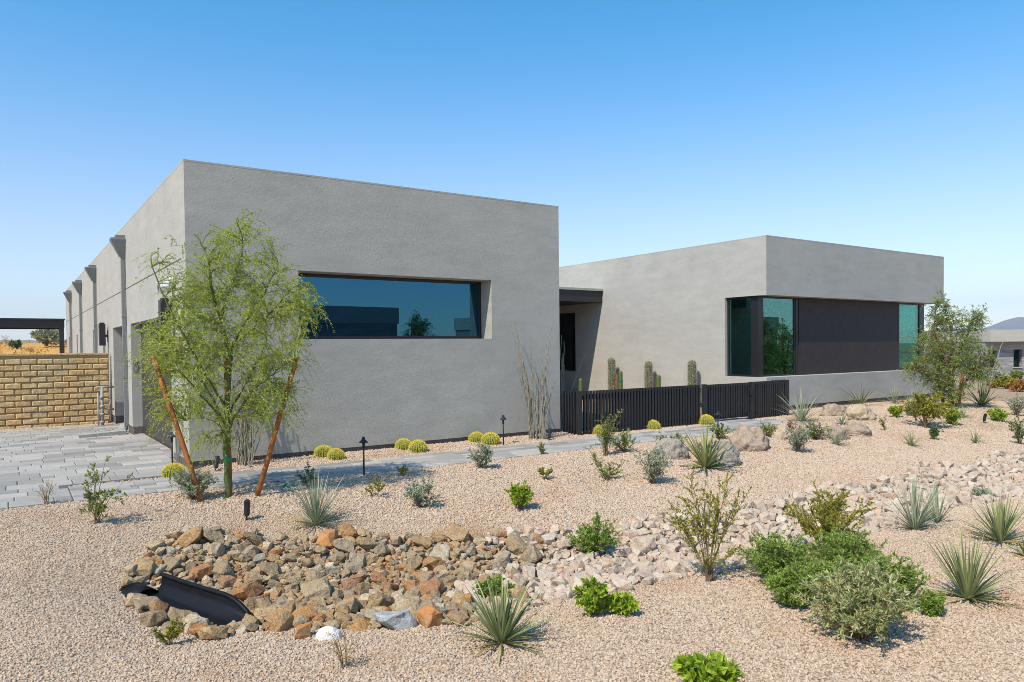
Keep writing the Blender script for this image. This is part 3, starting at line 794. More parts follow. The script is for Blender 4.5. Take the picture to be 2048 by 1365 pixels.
for s in (7.28, 11.02):
    g = Geo(); g.box((s - .05, FT - .05, -.05), (s + .05, FT + .03, .92)); g.build('post', M['fence'], fl)
gt = empty('gate', HO, 'black slatted garden gate across the path', 'gate', rz=PSI)
g = Geo(); s = 11.108
while s < 12.70: g.box((s - .022, FT - .016, .075), (s + .022, FT + .03, .905)); s += .088
g.build('slat_panel', M['fence'], gt)
for za, zb in ((.78, .84), (.085, .13)):
    g = Geo(); g.box((11.10, FT + .032, za), (12.62, FT + .07, zb)); g.build('rail', M['fence'], gt)
g = Geo(); g.box((12.56, FT - .075, .70), (12.68, FT - .033, .80)); g.box((12.58, FT - .10, .60), (12.61, FT - .075, .80)); g.build('latch', M['black_metal'], gt)
g = Geo(); g.box((12.54, FT - .09, -.02), (12.64, FT - .033, .16)); g.tube([(12.59, FT - .1, .02), (12.59, FT - .1, .3)], .012, 6); g.build('drop_bolt', M['black_metal'], gt)
fr = empty('fence', HO, 'low black vertical slat fence right of the gate by the spiky grass', 'fence', rz=PSI)
fence_run(fr, 12.83, 14.06)
for s in (12.73, 14.14):
    g = Geo(); g.box((s - .045, FT - .04, -.05), (s + .045, FT + .05, .918)); g.build('post', M['fence'], fr)

# ------------------------------------------------------------------ rocks
from mathutils import noise as mn
def hull_mesh(name, seed, squash, pts=13, rough=0.0):
    r = np.random.default_rng(seed)
    import bmesh
    bm = bmesh.new()
    for _ in range(pts):
        d = r.normal(size=3); d /= np.linalg.norm(d)
        d = np.sign(d) * np.abs(d) ** 0.6
        d *= np.array([1, squash[0], squash[1]]) * r.uniform(.8, 1.05)
        bm.verts.new(d)
    res = bmesh.ops.convex_hull(bm, input=bm.verts)
    bmesh.ops.delete(bm, geom=[v for v in bm.verts if not v.link_faces], context='VERTS')
    bmesh.ops.dissolve_limit(bm, angle_limit=0.22, verts=bm.verts, edges=bm.edges)
    bmesh.ops.bevel(bm, geom=list(bm.edges), offset=0.028, segments=1, affect='EDGES')
    bmesh.ops.triangulate(bm, faces=bm.faces)
    bmesh.ops.subdivide_edges(bm, edges=[e for e in bm.edges if e.calc_length() > .28], cuts=1)
    bmesh.ops.subdivide_edges(bm, edges=[e for e in bm.edges if e.calc_length() > .28], cuts=1)
    bmesh.ops.triangulate(bm, faces=bm.faces)
    bm.normal_update()
    for v in bm.verts: v.co += v.normal * (mn.noise(v.co * 2.1 + Vector((seed, 0, 0))) * 0.10 + mn.noise(v.co * 6 + Vector((seed, 0, 0))) * 0.045)
    me = bpy.data.meshes.new(name); bm.to_mesh(me); bm.free()
    return me
SQ = [(.8, .6), (.7, .75), (.9, .55), (.6, .5), (.75, .8), (.85, .7), (.65, .6)]
RB = [hull_mesh('riprap_rock', 100 + i, SQ[i % 7], 15 + i % 5) for i in range(14)]
RG = [hull_mesh('granite_rock', 200 + i, SQ[(i * 3) % 7], 16 + i % 5) for i in range(14)]
for m in RB: m.materials.append(M['riprap'])
for m in RG: m.materials.append(M['granite'])

PA, mA = G(292, 1204); PB, mB = G(420, 1262)
PA = Vector(PA); PB = Vector(PB)
axd = (PB - PA); axd.z = 0; PL = axd.length; axu = axd.normalized(); axn = Vector((-axu.y, axu.x, 0))
def in_pipe(p, r):
    q = Vector((p[0] - PA.x, p[1] - PA.y, 0)); u = q.dot(axu); w = q.dot(axn)
    if not (-0.35 < u < PL + .12 + r * .6): return False
    hw = 0.15 + 0.13 * min(1, max(0, u / PL))
    return abs(w) < hw + r * .75

def proj(p):
    d = Vector(p) - Vector((0, 0, EYE)); z = d.dot(CFW)
    return 1024 + FPX * d.dot(CR) / z, CYP - FPX * d.dot(CU) / z, z

rocks = []
FEAT = []   # special stones, keep clear
grid = {}
def clash(x, y, r, fac):
    gx, gy = int(x / .3), int(y / .3)
    for i in range(gx - 1, gx + 2):
        for j in range(gy - 1, gy + 2):
            for (a, b, c) in grid.get((i, j), ()):
                if (a - x) ** 2 + (b - y) ** 2 < (fac * (c + r)) ** 2: return True
    return False
def putg(x, y, r): grid.setdefault((int(x / .3), int(y / .3)), []).append((x, y, r))
for (px, py, rr, mt, lab, sq) in [                              (798, 1252, .19, 'bluegrey_rock', 'big flat blue grey stone at the front edge of the rock bed', (.9, .55)),
                              (860, 1250, .13, 'orange_rock', 'bright orange stone beside the big blue grey stone', (.8, .8)),
                              (655, 1090, .165, 'orange_rock', 'large orange faced stone on the back edge of the rock bed', (.8, .75)),
                              (402, 1265, .085, 'orange_rock', 'small rusty orange stone by the mouth of the black drain', (.9, .8)),
                              (608, 1275, .10, 'orange_rock', 'rusty orange stone touching the white quartz stone', (.9, .6))]:
    p, mp = G(px, py)
    me = hull_mesh('stone', int(px * 7 + py), sq, 14); me.materials.append(M[mt])
    o = bpy.data.objects.new('stone', me); COL.objects.link(o); o.location = p + Vector((0, 0, rr * .35)); o.scale = (rr,) * 3; o.rotation_euler = (0, 0, px)
    if mt == 'white_rock' or mt == 'bluegrey_rock': o.rotation_euler = (0, 0, .5)
    tag(o, lab, 'stone'); putg(p.x, p.y, rr)
p, mp = G(655, 1268); putg(p.x, p.y, .12)
def throw(n, r0, r1, fac, lift):
    for _ in range(n):
        s = rng.uniform(-1.6, 15.5); t = rng.uniform(-8.4, -2.6)
        if not rockbed(s, t): continue
        x = CX0 + s * cF[0] + t * cB[0]; y = CY0 + s * cF[1] + t * cB[1]
        if abs(x) > .72 * y + .6: continue
        px, py, dz = proj((x, y, hst(s, t)))
        brown = rng.random() < float(ss(1120, 860, px + 60 * math.sin(y * 3)))
        r = rng.uniform(r0, r1) * (1.0 if brown else .92)
        if rng.random() < .08: r *= 1.35
        if in_pipe((x, y), r) or clash(x, y, r, fac): continue
        putg(x, y, r)
        rocks.append((r / dz, x, y, hst(s, t) + r * lift, r, brown))
throw(2500, .078, .125, .72, .42)
throw(18000, .048, .076, .64, .45)
throw(46000, .026, .045, .58, .5)
rocks.sort(reverse=True)
for brown, MS, nm, lab, grp in ((True, RB, 'riprap_rock', 'angular brown, rust and grey riprap rock in the dry swale near the black drain', 'brown riprap rocks in the dry swale'),
                           (False, RG, 'granite_rock', 'pale pinkish granite rock in the right hand run of the dry swale', 'pale granite rocks in the dry swale')):
    lst = [q for q in rocks if q[5] == brown]
    stuff = Geo()
    for i, (_, x, y, z, r, b) in enumerate(lst):
        me = MS[int(rng.integers(len(MS)))]
        rot = (rng.uniform(-.5, .5), rng.uniform(-.5, .5), rng.uniform(0, 6.28)); scl = r * 1.12
        if i < 295:
            o = bpy.data.objects.new(nm, me); COL.objects.link(o); o.location = (x, y, z); o.rotation_euler = rot; o.scale = (scl, scl, scl)
            tag(o, lab, 'rock', grp)
        else:
            mat = Matrix.LocRotScale(Vector((x, y, z)), __import__('mathutils').Euler(rot), Vector((scl, scl, scl)))
            vs = np.array([v.co[:] for v in me.vertices]); A = np.array(mat)
            stuff.add(vs @ A[:3, :3].T + A[:3, 3], [tuple(p.vertices) for p in me.polygons], float(rng.random()))
    if stuff.n:
        o = stuff.build('small_' + nm.split('_')[0] + '_rubble', M['riprap' if brown else 'granite'], tint=True)
        tag(o, ('small brown rubble filling the gaps between the riprap rocks' if brown else 'small pale granite rubble filling the gaps along the swale'), 'rubble', kind='stuff')

def boulder(px, py, w, h, mat, label, seed, dep=0.8, rot=0.0, name='boulder', cat='boulder', rough=1.0):
    """px, py: middle of the foot; w, h in photo pixels"""
    p, mp = G(px, py)
    import bmesh
    bm = bmesh.new(); bmesh.ops.create_icosphere(bm, subdivisions=5, radius=1)
    rx, rz = w * mp / 2 * .9, h * mp * .85
    for v in bm.verts:
        c = v.co.copy(); off = Vector((seed * 3.1, seed * 1.7, 0))
        d = 1 + rough * (.34 * mn.noise(c * 1.2 + off) + .15 * mn.noise(c * 2.9 + off) + .07 * mn.noise(c * 7 + off) + .03 * mn.noise(c * 19 + off))
        f = mn.cell(c * 1.3 + off) * .05 * rough
        c = c * (d + f)
        if c.z < -.35: c.z = -.35
        v.co = Vector((c.x * rx, c.y * rx * dep, (c.z * .78 + .22) * rz))
    bm.normal_update()
    me = bpy.data.meshes.new(name); bm.to_mesh(me); bm.free()
    me.polygons.foreach_set('use_smooth', np.ones(len(me.polygons), bool))
    me.materials.append(M[mat])
    o = bpy.data.objects.new(name, me); COL.objects.link(o)
    o.location = p + Vector((0, rx * dep * .55, 0)); o.rotation_euler = (0, 0, rot)
    q = o.location; s, t = to_st(q.x, q.y); o.location.z = hst(s, t) - .02
    tag(o, label, cat)
boulder(1343, 918, 76, 44, 'boulder_grey', 'rounded grey granite boulder with small white flowers behind it', 1)
boulder(1446, 930, 80, 50, 'boulder_grey', 'dark grey boulder half hidden behind the broad bladed yucca', 2)
boulder(1505, 902, 88, 55, 'boulder_brown', 'largest brown boulder, beside the end of the path', 3)
boulder(1386, 902, 34, 30, 'boulder_tan', 'small orange tan boulder between two grey boulders', 4)
boulder(1568, 880, 44, 34, 'boulder_tan', 'small pale pink boulder right of the largest brown boulder', 5)
boulder(1674, 832, 64, 28, 'boulder_brown', 'long low brown boulder at the foot of the low wall', 6)
boulder(1726, 841, 66, 36, 'boulder_tan', 'rounded yellowish boulder under the dark green yucca', 7)
boulder(1676, 880, 52, 36, 'boulder_brown', 'brown boulder behind the white flowering bush', 8)
boulder(1718, 873, 66, 28, 'boulder_brown', 'flat pinkish brown boulder at the right end of the boulder group', 9)

boulder(655, 1280, 60, 34, 'white_rock', 'smooth white quartz stone at the front edge of the brown rocks', 12, .7, .1, 'stone', 'stone', .45)
# ------------------------------------------------------------------ drain outlet
dr = empty('drain_outlet', PA, 'black plastic flared drain outlet opening into the brown rocks', 'drain pipe')
g = Geo(); NU, NV = 18, 25
vs = []
for i in range(NU + 1):
    u = i / NU
    hw = .14 + .13 * u ** 1.3
    hh = .145 if u < .72 else .145 * (1 - ((u - .72) / .28) ** 2 * .93)
    for j in range(NV):
        a = -1 + 2 * j / (NV - 1)
        ex = abs(a)
        w = hw * math.copysign(min(1, ex * 1.55) ** .9, a) if ex < .62 else hw * math.copysign(1 + .10 * (ex - .62) * (1 + u), a)
        z = hh * (max(0, ex - .42) / .58) ** .85
        p = axu * (u * PL * 1.12) + axn * w + Vector((0, 0, (z if a > 0 else z * (.22 - .12 * u)) + .03 + .02 * (1 - u) + .02 * a))
        vs.append(tuple(p))
fs = [(i * NV + j, i * NV + j + 1, (i + 1) * NV + j + 1, (i + 1) * NV + j) for i in range(NU) for j in range(NV - 1)]
g.add(vs, fs); o = g.build('trough', M['hdpe'], dr, smooth=True)
md = o.modifiers.new('solid', 'SOLIDIFY'); md.thickness = .012; md.offset = 1
for jj in (NV - 1,):                   # rolled rim
    g = Geo(); g.tube([vs[i * NV + jj] for i in range(NU + 1)], .020, 8); g.build('rim', M['hdpe'], dr, smooth=True)
g = Geo()
ring = []
for k in range(25):
    a = 2 * math.pi * k / 24; ring.append(axn * (.14 * math.cos(a)) + Vector((0, 0, .13 * math.sin(a) - .01)))
vv = []
for off in (-.30, -.12, .02):
    for q in ring: vv.append(tuple(q + axu * off))
g.add(vv, [(r * 25 + k, r * 25 + k + 1, (r + 1) * 25 + k + 1, (r + 1) * 25 + k) for r in range(2) for k in range(24)])
o = g.build('pipe_collar', M['hdpe'], dr, smooth=True); md = o.modifiers.new('solid', 'SOLIDIFY'); md.thickness = .012
# rocks banked against the near side of the outlet
for (px, py, r) in [(292, 1222, .11), (325, 1236, .12), (358, 1252, .12), (310, 1252, .10), (276, 1214, .09), (388, 1266, .11), (425, 1280, .10), (255, 1178, .09), (268, 1150, .11), (345, 1268, .09), (320, 1150, .10), (300, 1143, .12), (340, 1142, .11), (282, 1168, .08)]:
    p, mp = G(px, py)
    o = bpy.data.objects.new('riprap_rock', RB[int(rng.integers(14))]); COL.objects.link(o)
    o.location = p + Vector((0, 0, r * .5)); o.rotation_euler = (rng.uniform(-.4, .4), rng.uniform(-.4, .4), rng.uniform(0, 6)); o.scale = (r * 1.1,) * 3
    tag(o, 'angular brown, rust and grey riprap rock in the dry swale near the black drain', 'rock', 'brown riprap rocks in the dry swale')

# ------------------------------------------------------------------ plants
def bez(a, b, c, n):
    t = np.linspace(0, 1, n)[:, None]
    return (1 - t) ** 2 * a + 2 * t * (1 - t) * b + t * t * c

KIND = {
 #         leaf       stem        stems twigs leaves L     W     twl  start droop lean
 'bright': ('l_bright', 'twig', 26, 4, 9, .034, .020, .22, .25, 0.0),
 'green':  ('l_green', 'twig', 22, 4, 10, .026, .011, .25, .25, 0.0),
 'fern':   ('l_fern', 'twig', 34, 6, 18, .024, .008, .28, .2, .15),
 'silver': ('l_silver', 'twig', 26, 5, 10, .026, .012, .22, .2, 0.0),
 'fuzzy':  ('l_silver2', 'twig_red', 46, 6, 15, .032, .009, .24, .25, 0.0),
 'creosote': ('l_creo', 'twig', 11, 12, 20, .014, .0075, .16, .42, 0.0),
 'twiggy': ('l_green', 'twig', 8, 7, 10, .022, .010, .2, .2, .1),
 'dry':    ('l_gold', 'twig', 12, 4, 5, .020, .004, .3, .3, 0.0),
 'dark':   ('l_dark', 'twig', 10, 5, 9, .036, .018, .2, .2, .1),
 'rust':   ('l_rust', 'twig_red', 18, 4, 10, .02, .008, .25, .2, 0.0),
}
M['l_silver2'] = leafmat('fuzzy_grey_green_leaf', (0.16, 0.175, 0.06), (0.33, 0.345, 0.135), (0.54, 0.52, 0.28), 0.3)

def shrub(px, py, w, h, kind, label, name='shrub', cat='shrub', dens=1.0, leaf=1.0, flowers=0, group=None, seed=0, at=None, up=0.5, arms=None):
    p, mp = G(px, py) if at is None else at
    r = np.random.default_rng(int(px * 13 + py * 7 + seed))
    lm, sm, ns, nt, nl, LL, LW, twl, st0, droop = KIND[kind]; nl = int(nl * 1.35)
    Wm, Hm = w * mp / 2 * 1.1, h * mp * 1.1
    root = empty(name, p, label, cat, group)
    gs, gl, gw = Geo(), Geo(), Geo()
    ns = max(3, int(ns * dens))
    for i in range(ns):
        if arms:
            ax_, az_ = arms[i % len(arms)]
            e = np.array([ax_ * mp, r.normal(0, Wm * .25), az_ * mp]) + r.normal(0, .04, 3)
        else:
            az = r.uniform(0, 6.283); rr = math.sqrt(r.uniform(0, 1)) * .95
            zt = (1 - up * rr ** 2) * r.uniform(.62, 1.0)
            e = np.array([math.cos(az) * rr * Wm, math.sin(az) * rr * Wm * .9, zt * Hm])
        b0 = np.array([r.normal(0, .02), r.normal(0, .02), -.02])
        mid = np.array([e[0] * .35 + r.normal(0, .04 * Wm), e[1] * .35 + r.normal(0, .04 * Wm), e[2] * .6])
        c = bez(b0, mid, e, 7)
        gs.tube(c, list(np.linspace(.0036, .0013, 7) * (1 + Hm * .7)), 4, cap=False)
        ll = np.linalg.norm(e - b0)
        for k in range(nt):
            u = st0 + (1 - st0) * (k + r.uniform(0, 1)) / nt
            u = min(u, .99); j = u * 6; a = int(j); q = c[a] * (1 - j + a) + c[min(a + 1, 6)] * (j - a)
            dd = c[min(a + 1, 6)] - c[a]; dd /= np.linalg.norm(dd) + 1e-9
            d = dd * .7 + r.normal(0, .55, 3); d[2] += .1 - droop; d /= np.linalg.norm(d)
            tl = twl * (Wm + Hm) * .5 * r.uniform(.6, 1.3)
            e2 = q + d * tl; e2[2] = max(e2[2], .01)
            tw = bez(q, q + d * tl * .5 + np.array([0, 0, .1 * tl]), e2, 4)
            gs.tube(tw, [.0016, .0013, .001, .0007], 3, cap=False)
            uu = r.uniform(.1, 1, nl); P = (1 - uu)[:, None] * q + uu[:, None] * e2 + np.array([0, 0, .05 * tl]) * (4 * uu * (1 - uu))[:, None]
            D = d * .6 + r.normal(0, .6, (nl, 3)); D[:, 2] += .15
            sc_ = r.uniform(.7, 1.3, nl) * leaf * 1.3
            gl.leaves(P, D, LL * sc_, LW * sc_, r)
        if flowers:
            for _ in range(flowers):
                uu = r.uniform(.75, 1.02); q = e * uu + r.normal(0, .02, 3)
                for z in range(4): gw.leaves([q], [r.normal(0, 1, 3) + np.array([0, 0, .6])], .016, .014, r)
    gs.build('stem', M[sm], root)
    gl.build('foliage', M[lm], root, tint=True)
    if flowers: gw.build('flower', M['l_white'], root, tint=True)
    return root

def yucca(px, py, w, h, n, bw, mat, label, name='yucca', cat='yucca', group=None, droop=.35, flat=0.15, at=None, dead=0):
    p, mp = G(px, py) if at is None else at
    r = np.random.default_rng(int(px * 3 + py * 17))
    Hm, Wm = h * mp * 1.12, w * mp / 2 * 1.25
    bw *= .92; n = int(n * .9)
    g = Geo()
    for i in range(n):
        az = r.uniform(0, 6.283); q = (i + .5) / n
        el = math.radians(84 - 70 * q ** 1.1 + r.normal(0, 8)); el = max(el, flat)
        L = min(Wm / max(math.cos(el), .05), Hm / max(math.sin(el), .05)) * r.uniform(.62, 1.05)
        d = np.array([math.cos(az) * math.cos(el), math.sin(az) * math.cos(el), math.sin(el)])
        side = np.array([-math.sin(az), math.cos(az), 0]); upv = np.cross(side, d) * -1
        upv = np.cross(d, side)
        seg = 7; vs = []; dr_ = droop * r.uniform(.5, 1.3) * (math.cos(el) * .8 + .12)
        c0 = np.array([math.cos(az), math.sin(az), 0]) * r.uniform(0, .018) * (1 + 8 * bw)
        tw = r.normal(0, .25)
        for k in range(seg + 1):
            u = k / seg
            c = c0 + d * L * u - np.array([0, 0, 1]) * dr_ * L * u * u * .75
            c[2] = max(c[2], .006)
            wd = bw * (.75 + .5 * min(u * 5, 1) ) * (1 - u ** 2.2) * r.uniform(.97, 1.03) * .5
            s_ = side * math.cos(tw * u) + upv * math.sin(tw * u)
            vs += [tuple(c + s_ * wd + upv * wd * .35), tuple(c), tuple(c - s_ * wd + upv * wd * .35)]
        fs = []
        for k in range(seg):
            a = k * 3; fs += [(a, a + 1, a + 4, a + 3), (a + 1, a + 2, a + 5, a + 4)]
        g.add(vs, fs, float(np.clip(r.normal(.5, .25), 0, 1)))
    root = empty(name, p, label, cat, group)
    g.build('blades', M[mat], root, tint=True)
    if dead:
        gd = Geo()
        for i in range(dead):
            az = r.uniform(0, 6.283); L = Wm * r.uniform(.5, .95)
            c = [(math.cos(az) * L * u, math.sin(az) * L * u, max(.01, .10 * Hm * math.sin(u * 2.6))) for u in (0, .3, .6, .85, 1)]
            gd.tube(c, [.004, .006, .005, .003, .001], 3)
        gd.build('dry_leaves', M['l_gold'], root, tint=True)
    return root

# --- near and middle shrubs (base pixel, width, height)
shrub(92, 1010, 34, 52, 'dry', 'sparse dry twiggy seedling at the edge of the paver driveway', dens=.7)
shrub(192, 1047, 58, 118, 'green', 'upright dark green leafy shrub in the gravel left of the staked tree', dens=.6, leaf=1.2, arms=[(-22, 60), (5, 112), (28, 70), (-5, 90), (10, 50), (55, 78), (-15, 35), (0, 75)])
shrub(388, 1000, 92, 62, 'silver', 'round silver green bush growing beside the orange stakes of the tree', dens=1.8)
yucca(632, 1052, 118, 108, 190, .012, 'y_grey', 'blue grey fine bladed yucca in the dappled shade of the staked tree', droop=.45, dead=6)
shrub(616, 975, 40, 48, 'dark', 'small dark needle leaved plant at the path edge behind the blue grey yucca', leaf=.55)
shrub(338, 1290, 56, 60, 'creosote', 'small yellow green seedling in front of the black drain', dens=.8, leaf=.7)
shrub(690, 1335, 56, 78, 'dry', 'wispy straw coloured dry plant in the near gravel below the white stone', dens=.7)
shrub(752, 995, 40, 40, 'creosote', 'small yellow brown seedling in the tree shadow by the path light', dens=.6, leaf=.8)
shrub(808, 952, 32, 22, 'creosote', 'tiny yellow seedling on the far edge of the gravel slope under the path', dens=.6, leaf=.7)
shrub(845, 1015, 72, 55, 'silver', 'low spreading silver green shrub in the middle of the gravel slope', dens=1.1)
shrub(964, 938, 52, 48, 'silver', 'rounded pale silver shrub touching the edge of the paver path', dens=1.4)
shrub(1038, 1020, 54, 48, 'bright', 'compact bright green round bush in the open gravel slope', dens=1.5, up=.25, leaf=.8)
shrub(1090, 960, 28, 36, 'creosote', 'small upright green seedling in a patch of orange soil', dens=.8, leaf=.8)
shrub(1083, 910, 22, 22, 'green', 'tiny sprout at the edge of the path near the cane plant', dens=.5, leaf=.8)
shrub(1212, 960, 66, 62, 'twiggy', 'open twiggy green shrub with branches reaching left and right', dens=1.6, arms=[(-30, 62), (-24, 40), (8, 34), (40, 34), (20, 26), (-8, 22), (-20, 55)])
shrub(1212, 912, 46, 82, 'green', 'tall narrow green shrub at the path edge before the fence', dens=1.2, arms=[(-2, 78), (4, 60), (28, 82), (-12, 40), (8, 45), (-6, 66)])
shrub(1248, 905, 54, 44, 'green', 'rounded yellow green shrub beside the tall narrow shrub at the path', dens=1.1)
shrub(1303, 968, 86, 70, 'silver', 'dense grey green shrub of upright stems in front of the grey boulder', dens=1.6, leaf=.9)
yucca(1410, 938, 140, 98, 58, .042, 'y_yellow', 'broad bladed yellow green yucca in front of the dark grey boulder', droop=.5)
shrub(1342, 890, 60, 24, 'green', 'low green plant with white flowers behind the rounded grey boulder', 'flowering_plant', 'flowering plant', flowers=2, dens=1.0)
shrub(1440, 878, 46, 30, 'green', 'leafy green bush behind the broad bladed yucca at the path', dens=1.0)
shrub(1534, 874, 44, 26, 'green', 'small green bush with pale flowers behind the largest brown boulder', 'flowering_plant', 'flowering plant', flowers=1, dens=1.1)
shrub(1578, 866, 48, 28, 'rust', 'low rusty and green plant at the foot of the fence end', dens=1.0)
yucca(1603, 844, 100, 66, 110, .016, 'y_grey', 'large grey green fine bladed grass yucca at the right end of the fence', droop=.35)
shrub(1595, 905, 56, 54, 'silver', 'dark grey green shrub in front of the white flowering bush', dens=1.4, leaf=.9)
shrub(1632, 880, 62, 36, 'green', 'rounded bush covered with small white flowers among the boulders', 'flowering_plant', 'flowering plant', flowers=4, dens=1.7)
yucca(1672, 890, 54, 34, 60, .013, 'y_grey', 'small grey green grass yucca in front of the boulder group', droop=.4)
yucca(1683, 850, 50, 26, 50, .015, 'y_grey', 'small blue grey yucca between the brown boulder and the yellowish boulder')
yucca(1722, 812, 100, 46, 26, .036, 'y_green', 'dark green wide bladed yucca against the low stucco wall', droop=.45)
yucca(1790, 808, 66, 36, 60, .016, 'y_grey', 'grey grass yucca at the foot of the low stucco wall')
yucca(1826, 832, 60, 54, 60, .018, 'y_grey', 'grey green yucca half behind the dense green bush')
shrub(1850, 856, 92, 70, 'creosote', 'dense dark yellow green bush in front of the multi trunk tree', dens=3.0, leaf=2.0, up=.35)
shrub(1790, 835, 24, 23, 'bright', 'little bright green ball shaped bush on the gravel rise', dens=1.2)
shrub(1770, 862, 26, 30, 'twiggy', 'faint sparse twig plant on the gravel rise', dens=.6)
yucca(1822, 893, 54, 36, 46, .014, 'y_green', 'thin green grass tuft low on the gravel slope', 'grass_tuft', 'grass tuft', droop=.5)
shrub(1868, 880, 24, 32, 'dark', 'small dark green upright plant on the gravel slope', dens=1.0, leaf=.8)
shrub(1906, 850, 34, 32, 'bright', 'bright green bush just right of the dense yellow green bush', dens=1.4)
yucca(1926, 836, 48, 26, 50, .015, 'y_grey', 'small blue grey yucca in the shade of the multi trunk tree')
yucca(1964, 814, 80, 54, 44, .034, 'y_yellow', 'big spiky yellow green yucca right of the multi trunk tree', droop=.25)
shrub(1996, 843, 46, 24, 'bright', 'spreading bright green bush right of the black spotlight', dens=1.3)
yucca(1950, 886, 46, 30, 40, .012, 'y_green', 'thin pale grass tuft at the lower right of the gravel slope', 'grass_tuft', 'grass tuft', droop=.5)
shrub(2032, 832, 44, 46, 'silver', 'grey green shrub near the right edge of the view', dens=1.3)
shrub(2040, 890, 40, 64, 'dark', 'dark upright shrub at the right edge above the rock swale', dens=1.4, leaf=.8)
shrub(1186, 1112, 84, 72, 'fern', 'feathery green shrub growing on the back edge of the pale rocks', dens=1.2)
shrub(1418, 1163, 168, 212, 'creosote', 'tall open yellow green creosote bush with bare stems above the pale rocks', dens=1.9, arms=[(-60, 150), (-70, 115), (-30, 205), (-10, 170), (15, 150), (40, 190), (55, 165), (70, 170), (-20, 130), (30, 120), (-75, 130), (60, 60), (-45, 175), (10, 210), (-20, 60)])
shrub(1652, 1105, 150, 122, 'creosote', 'dark yellow green creosote bush behind the feathery ferny shrubs', dens=3.6, leaf=1.1, arms=[(0, 118), (40, 112), (-20, 90), (25, 80), (60, 100), (-55, 70), (-70, 95), (5, 60), (70, 40), (-40, 50), (20, 105), (-5, 75)])
shrub(1562, 1165, 148, 92, 'fern', 'left clump of feathery ferny green shrub beside the creosote', dens=2.2, up=.6)
shrub(1585, 1212, 96, 72, 'fern', 'nearest left clump of feathery green shrub in front of its neighbour', dens=1.6, up=.6)
shrub(1690, 1152, 130, 96, 'fern', 'middle clump of feathery green shrub behind the fuzzy grey bush', dens=2.0, up=.6)
shrub(1660, 1195, 120, 70, 'fern', 'low feathery green clump tucked behind the left side of the fuzzy grey bush', dens=1.4, up=.6)
shrub(1775, 1218, 112, 104, 'fern', 'dark feathery green clump on the right behind the fuzzy grey bush', dens=2.2, up=.5)
shrub(1722, 1278, 198, 132, 'fuzzy', 'big rounded fuzzy grey green bush with red brown stems in the near gravel', dens=2.0, up=.5)
shrub(1186, 1232, 62, 66, 'bright', 'bright lime green leafy bush at the front edge of the pale rocks', dens=1.6, up=.45)
shrub(1240, 1231, 50, 38, 'bright', 'smaller bright lime bush touching the taller lime bush', dens=1.1, up=.45)
shrub(990, 1205, 70, 52, 'fern', 'bright green weed behind the straw tipped grass yucca', dens=.7)
yucca(1003, 1288, 215, 122, 130, .018, 'y_green', 'large straw tipped grey green grass yucca in front of the swale rocks', droop=.28, dead=8)
shrub(1416, 1395, 92, 84, 'bright', 'bright lime green leafy plant cut by the bottom of the view', dens=.9, leaf=1.45)
yucca(1830, 1060, 112, 106, 100, .017, 'y_grey', 'tall blue grey grass yucca, left of a pair at the swale', droop=.25)
yucca(1876, 1045, 74, 86, 70, .015, 'y_grey', 'narrower blue grey grass yucca, right of a pair at the swale', droop=.2)
yucca(2002, 1086, 170, 100, 100, .018, 'y_green', 'wide grey green grass yucca near the right edge by the swale', droop=.3, dead=5)
yucca(1936, 1200, 160, 136, 110, .021, 'y_green', 'big dark green grass yucca in the near right gravel', droop=.25, dead=4)
shrub(1866, 1232, 44, 42, 'fern', 'little feathery seedling left of the big dark green grass yucca', dens=.6)
yucca(2056, 1118, 80, 40, 22, .03, 'y_green', 'broad leaved plant with brown dry leaves at the right edge', dead=14)
shrub(1960, 1002, 46, 24, 'silver', 'low grey green plant on the pale rocks at the right', dens=1.0)

# ------------------------------------------------------------------ dry litter blown against the plants
gl_ = Geo(); P_ = []; D_ = []
for (px, py, rad_, n_) in [(457, 995, .9, 260), (388, 1000, .4, 70), (632, 1052, .4, 60), (845, 1015, .3, 50), (1038, 1020, .3, 40), (1212, 960, .4, 60), (1303, 968, .4, 80), (1418, 1163, .5, 120), (1600, 1190, .6, 160), (1722, 1278, .6, 200), (1003, 1288, .45, 110), (1186, 1232, .3, 60), (1936, 1200, .4, 80), (1850, 856, .6, 90), (1903, 820, 1.0, 160), (338, 1290, .4, 70), (700, 1300, 1.2, 60), (1300, 1290, 1.4, 60), (150, 1200, 1.2, 60)]:
    p, mp = G(px, py)
    for _ in range(n_):
        x, y = p.x + rng.normal(0, rad_ * .6), p.y + rng.normal(0, rad_ * .6); s, t = to_st(x, y)
        P_.append((x, y, hst(s, t) + .014)); D_.append((rng.normal(), rng.normal(), rng.normal(0, .15)))
gl_.leaves(P_, D_, rng.uniform(.015, .045, len(P_)), rng.uniform(.003, .011, len(P_)), rng)
tag(gl_.build('leaf_litter', M['l_gold'], tint=True), 'dry leaf litter and twigs scattered on the gravel below the plants', 'litter', kind='stuff')
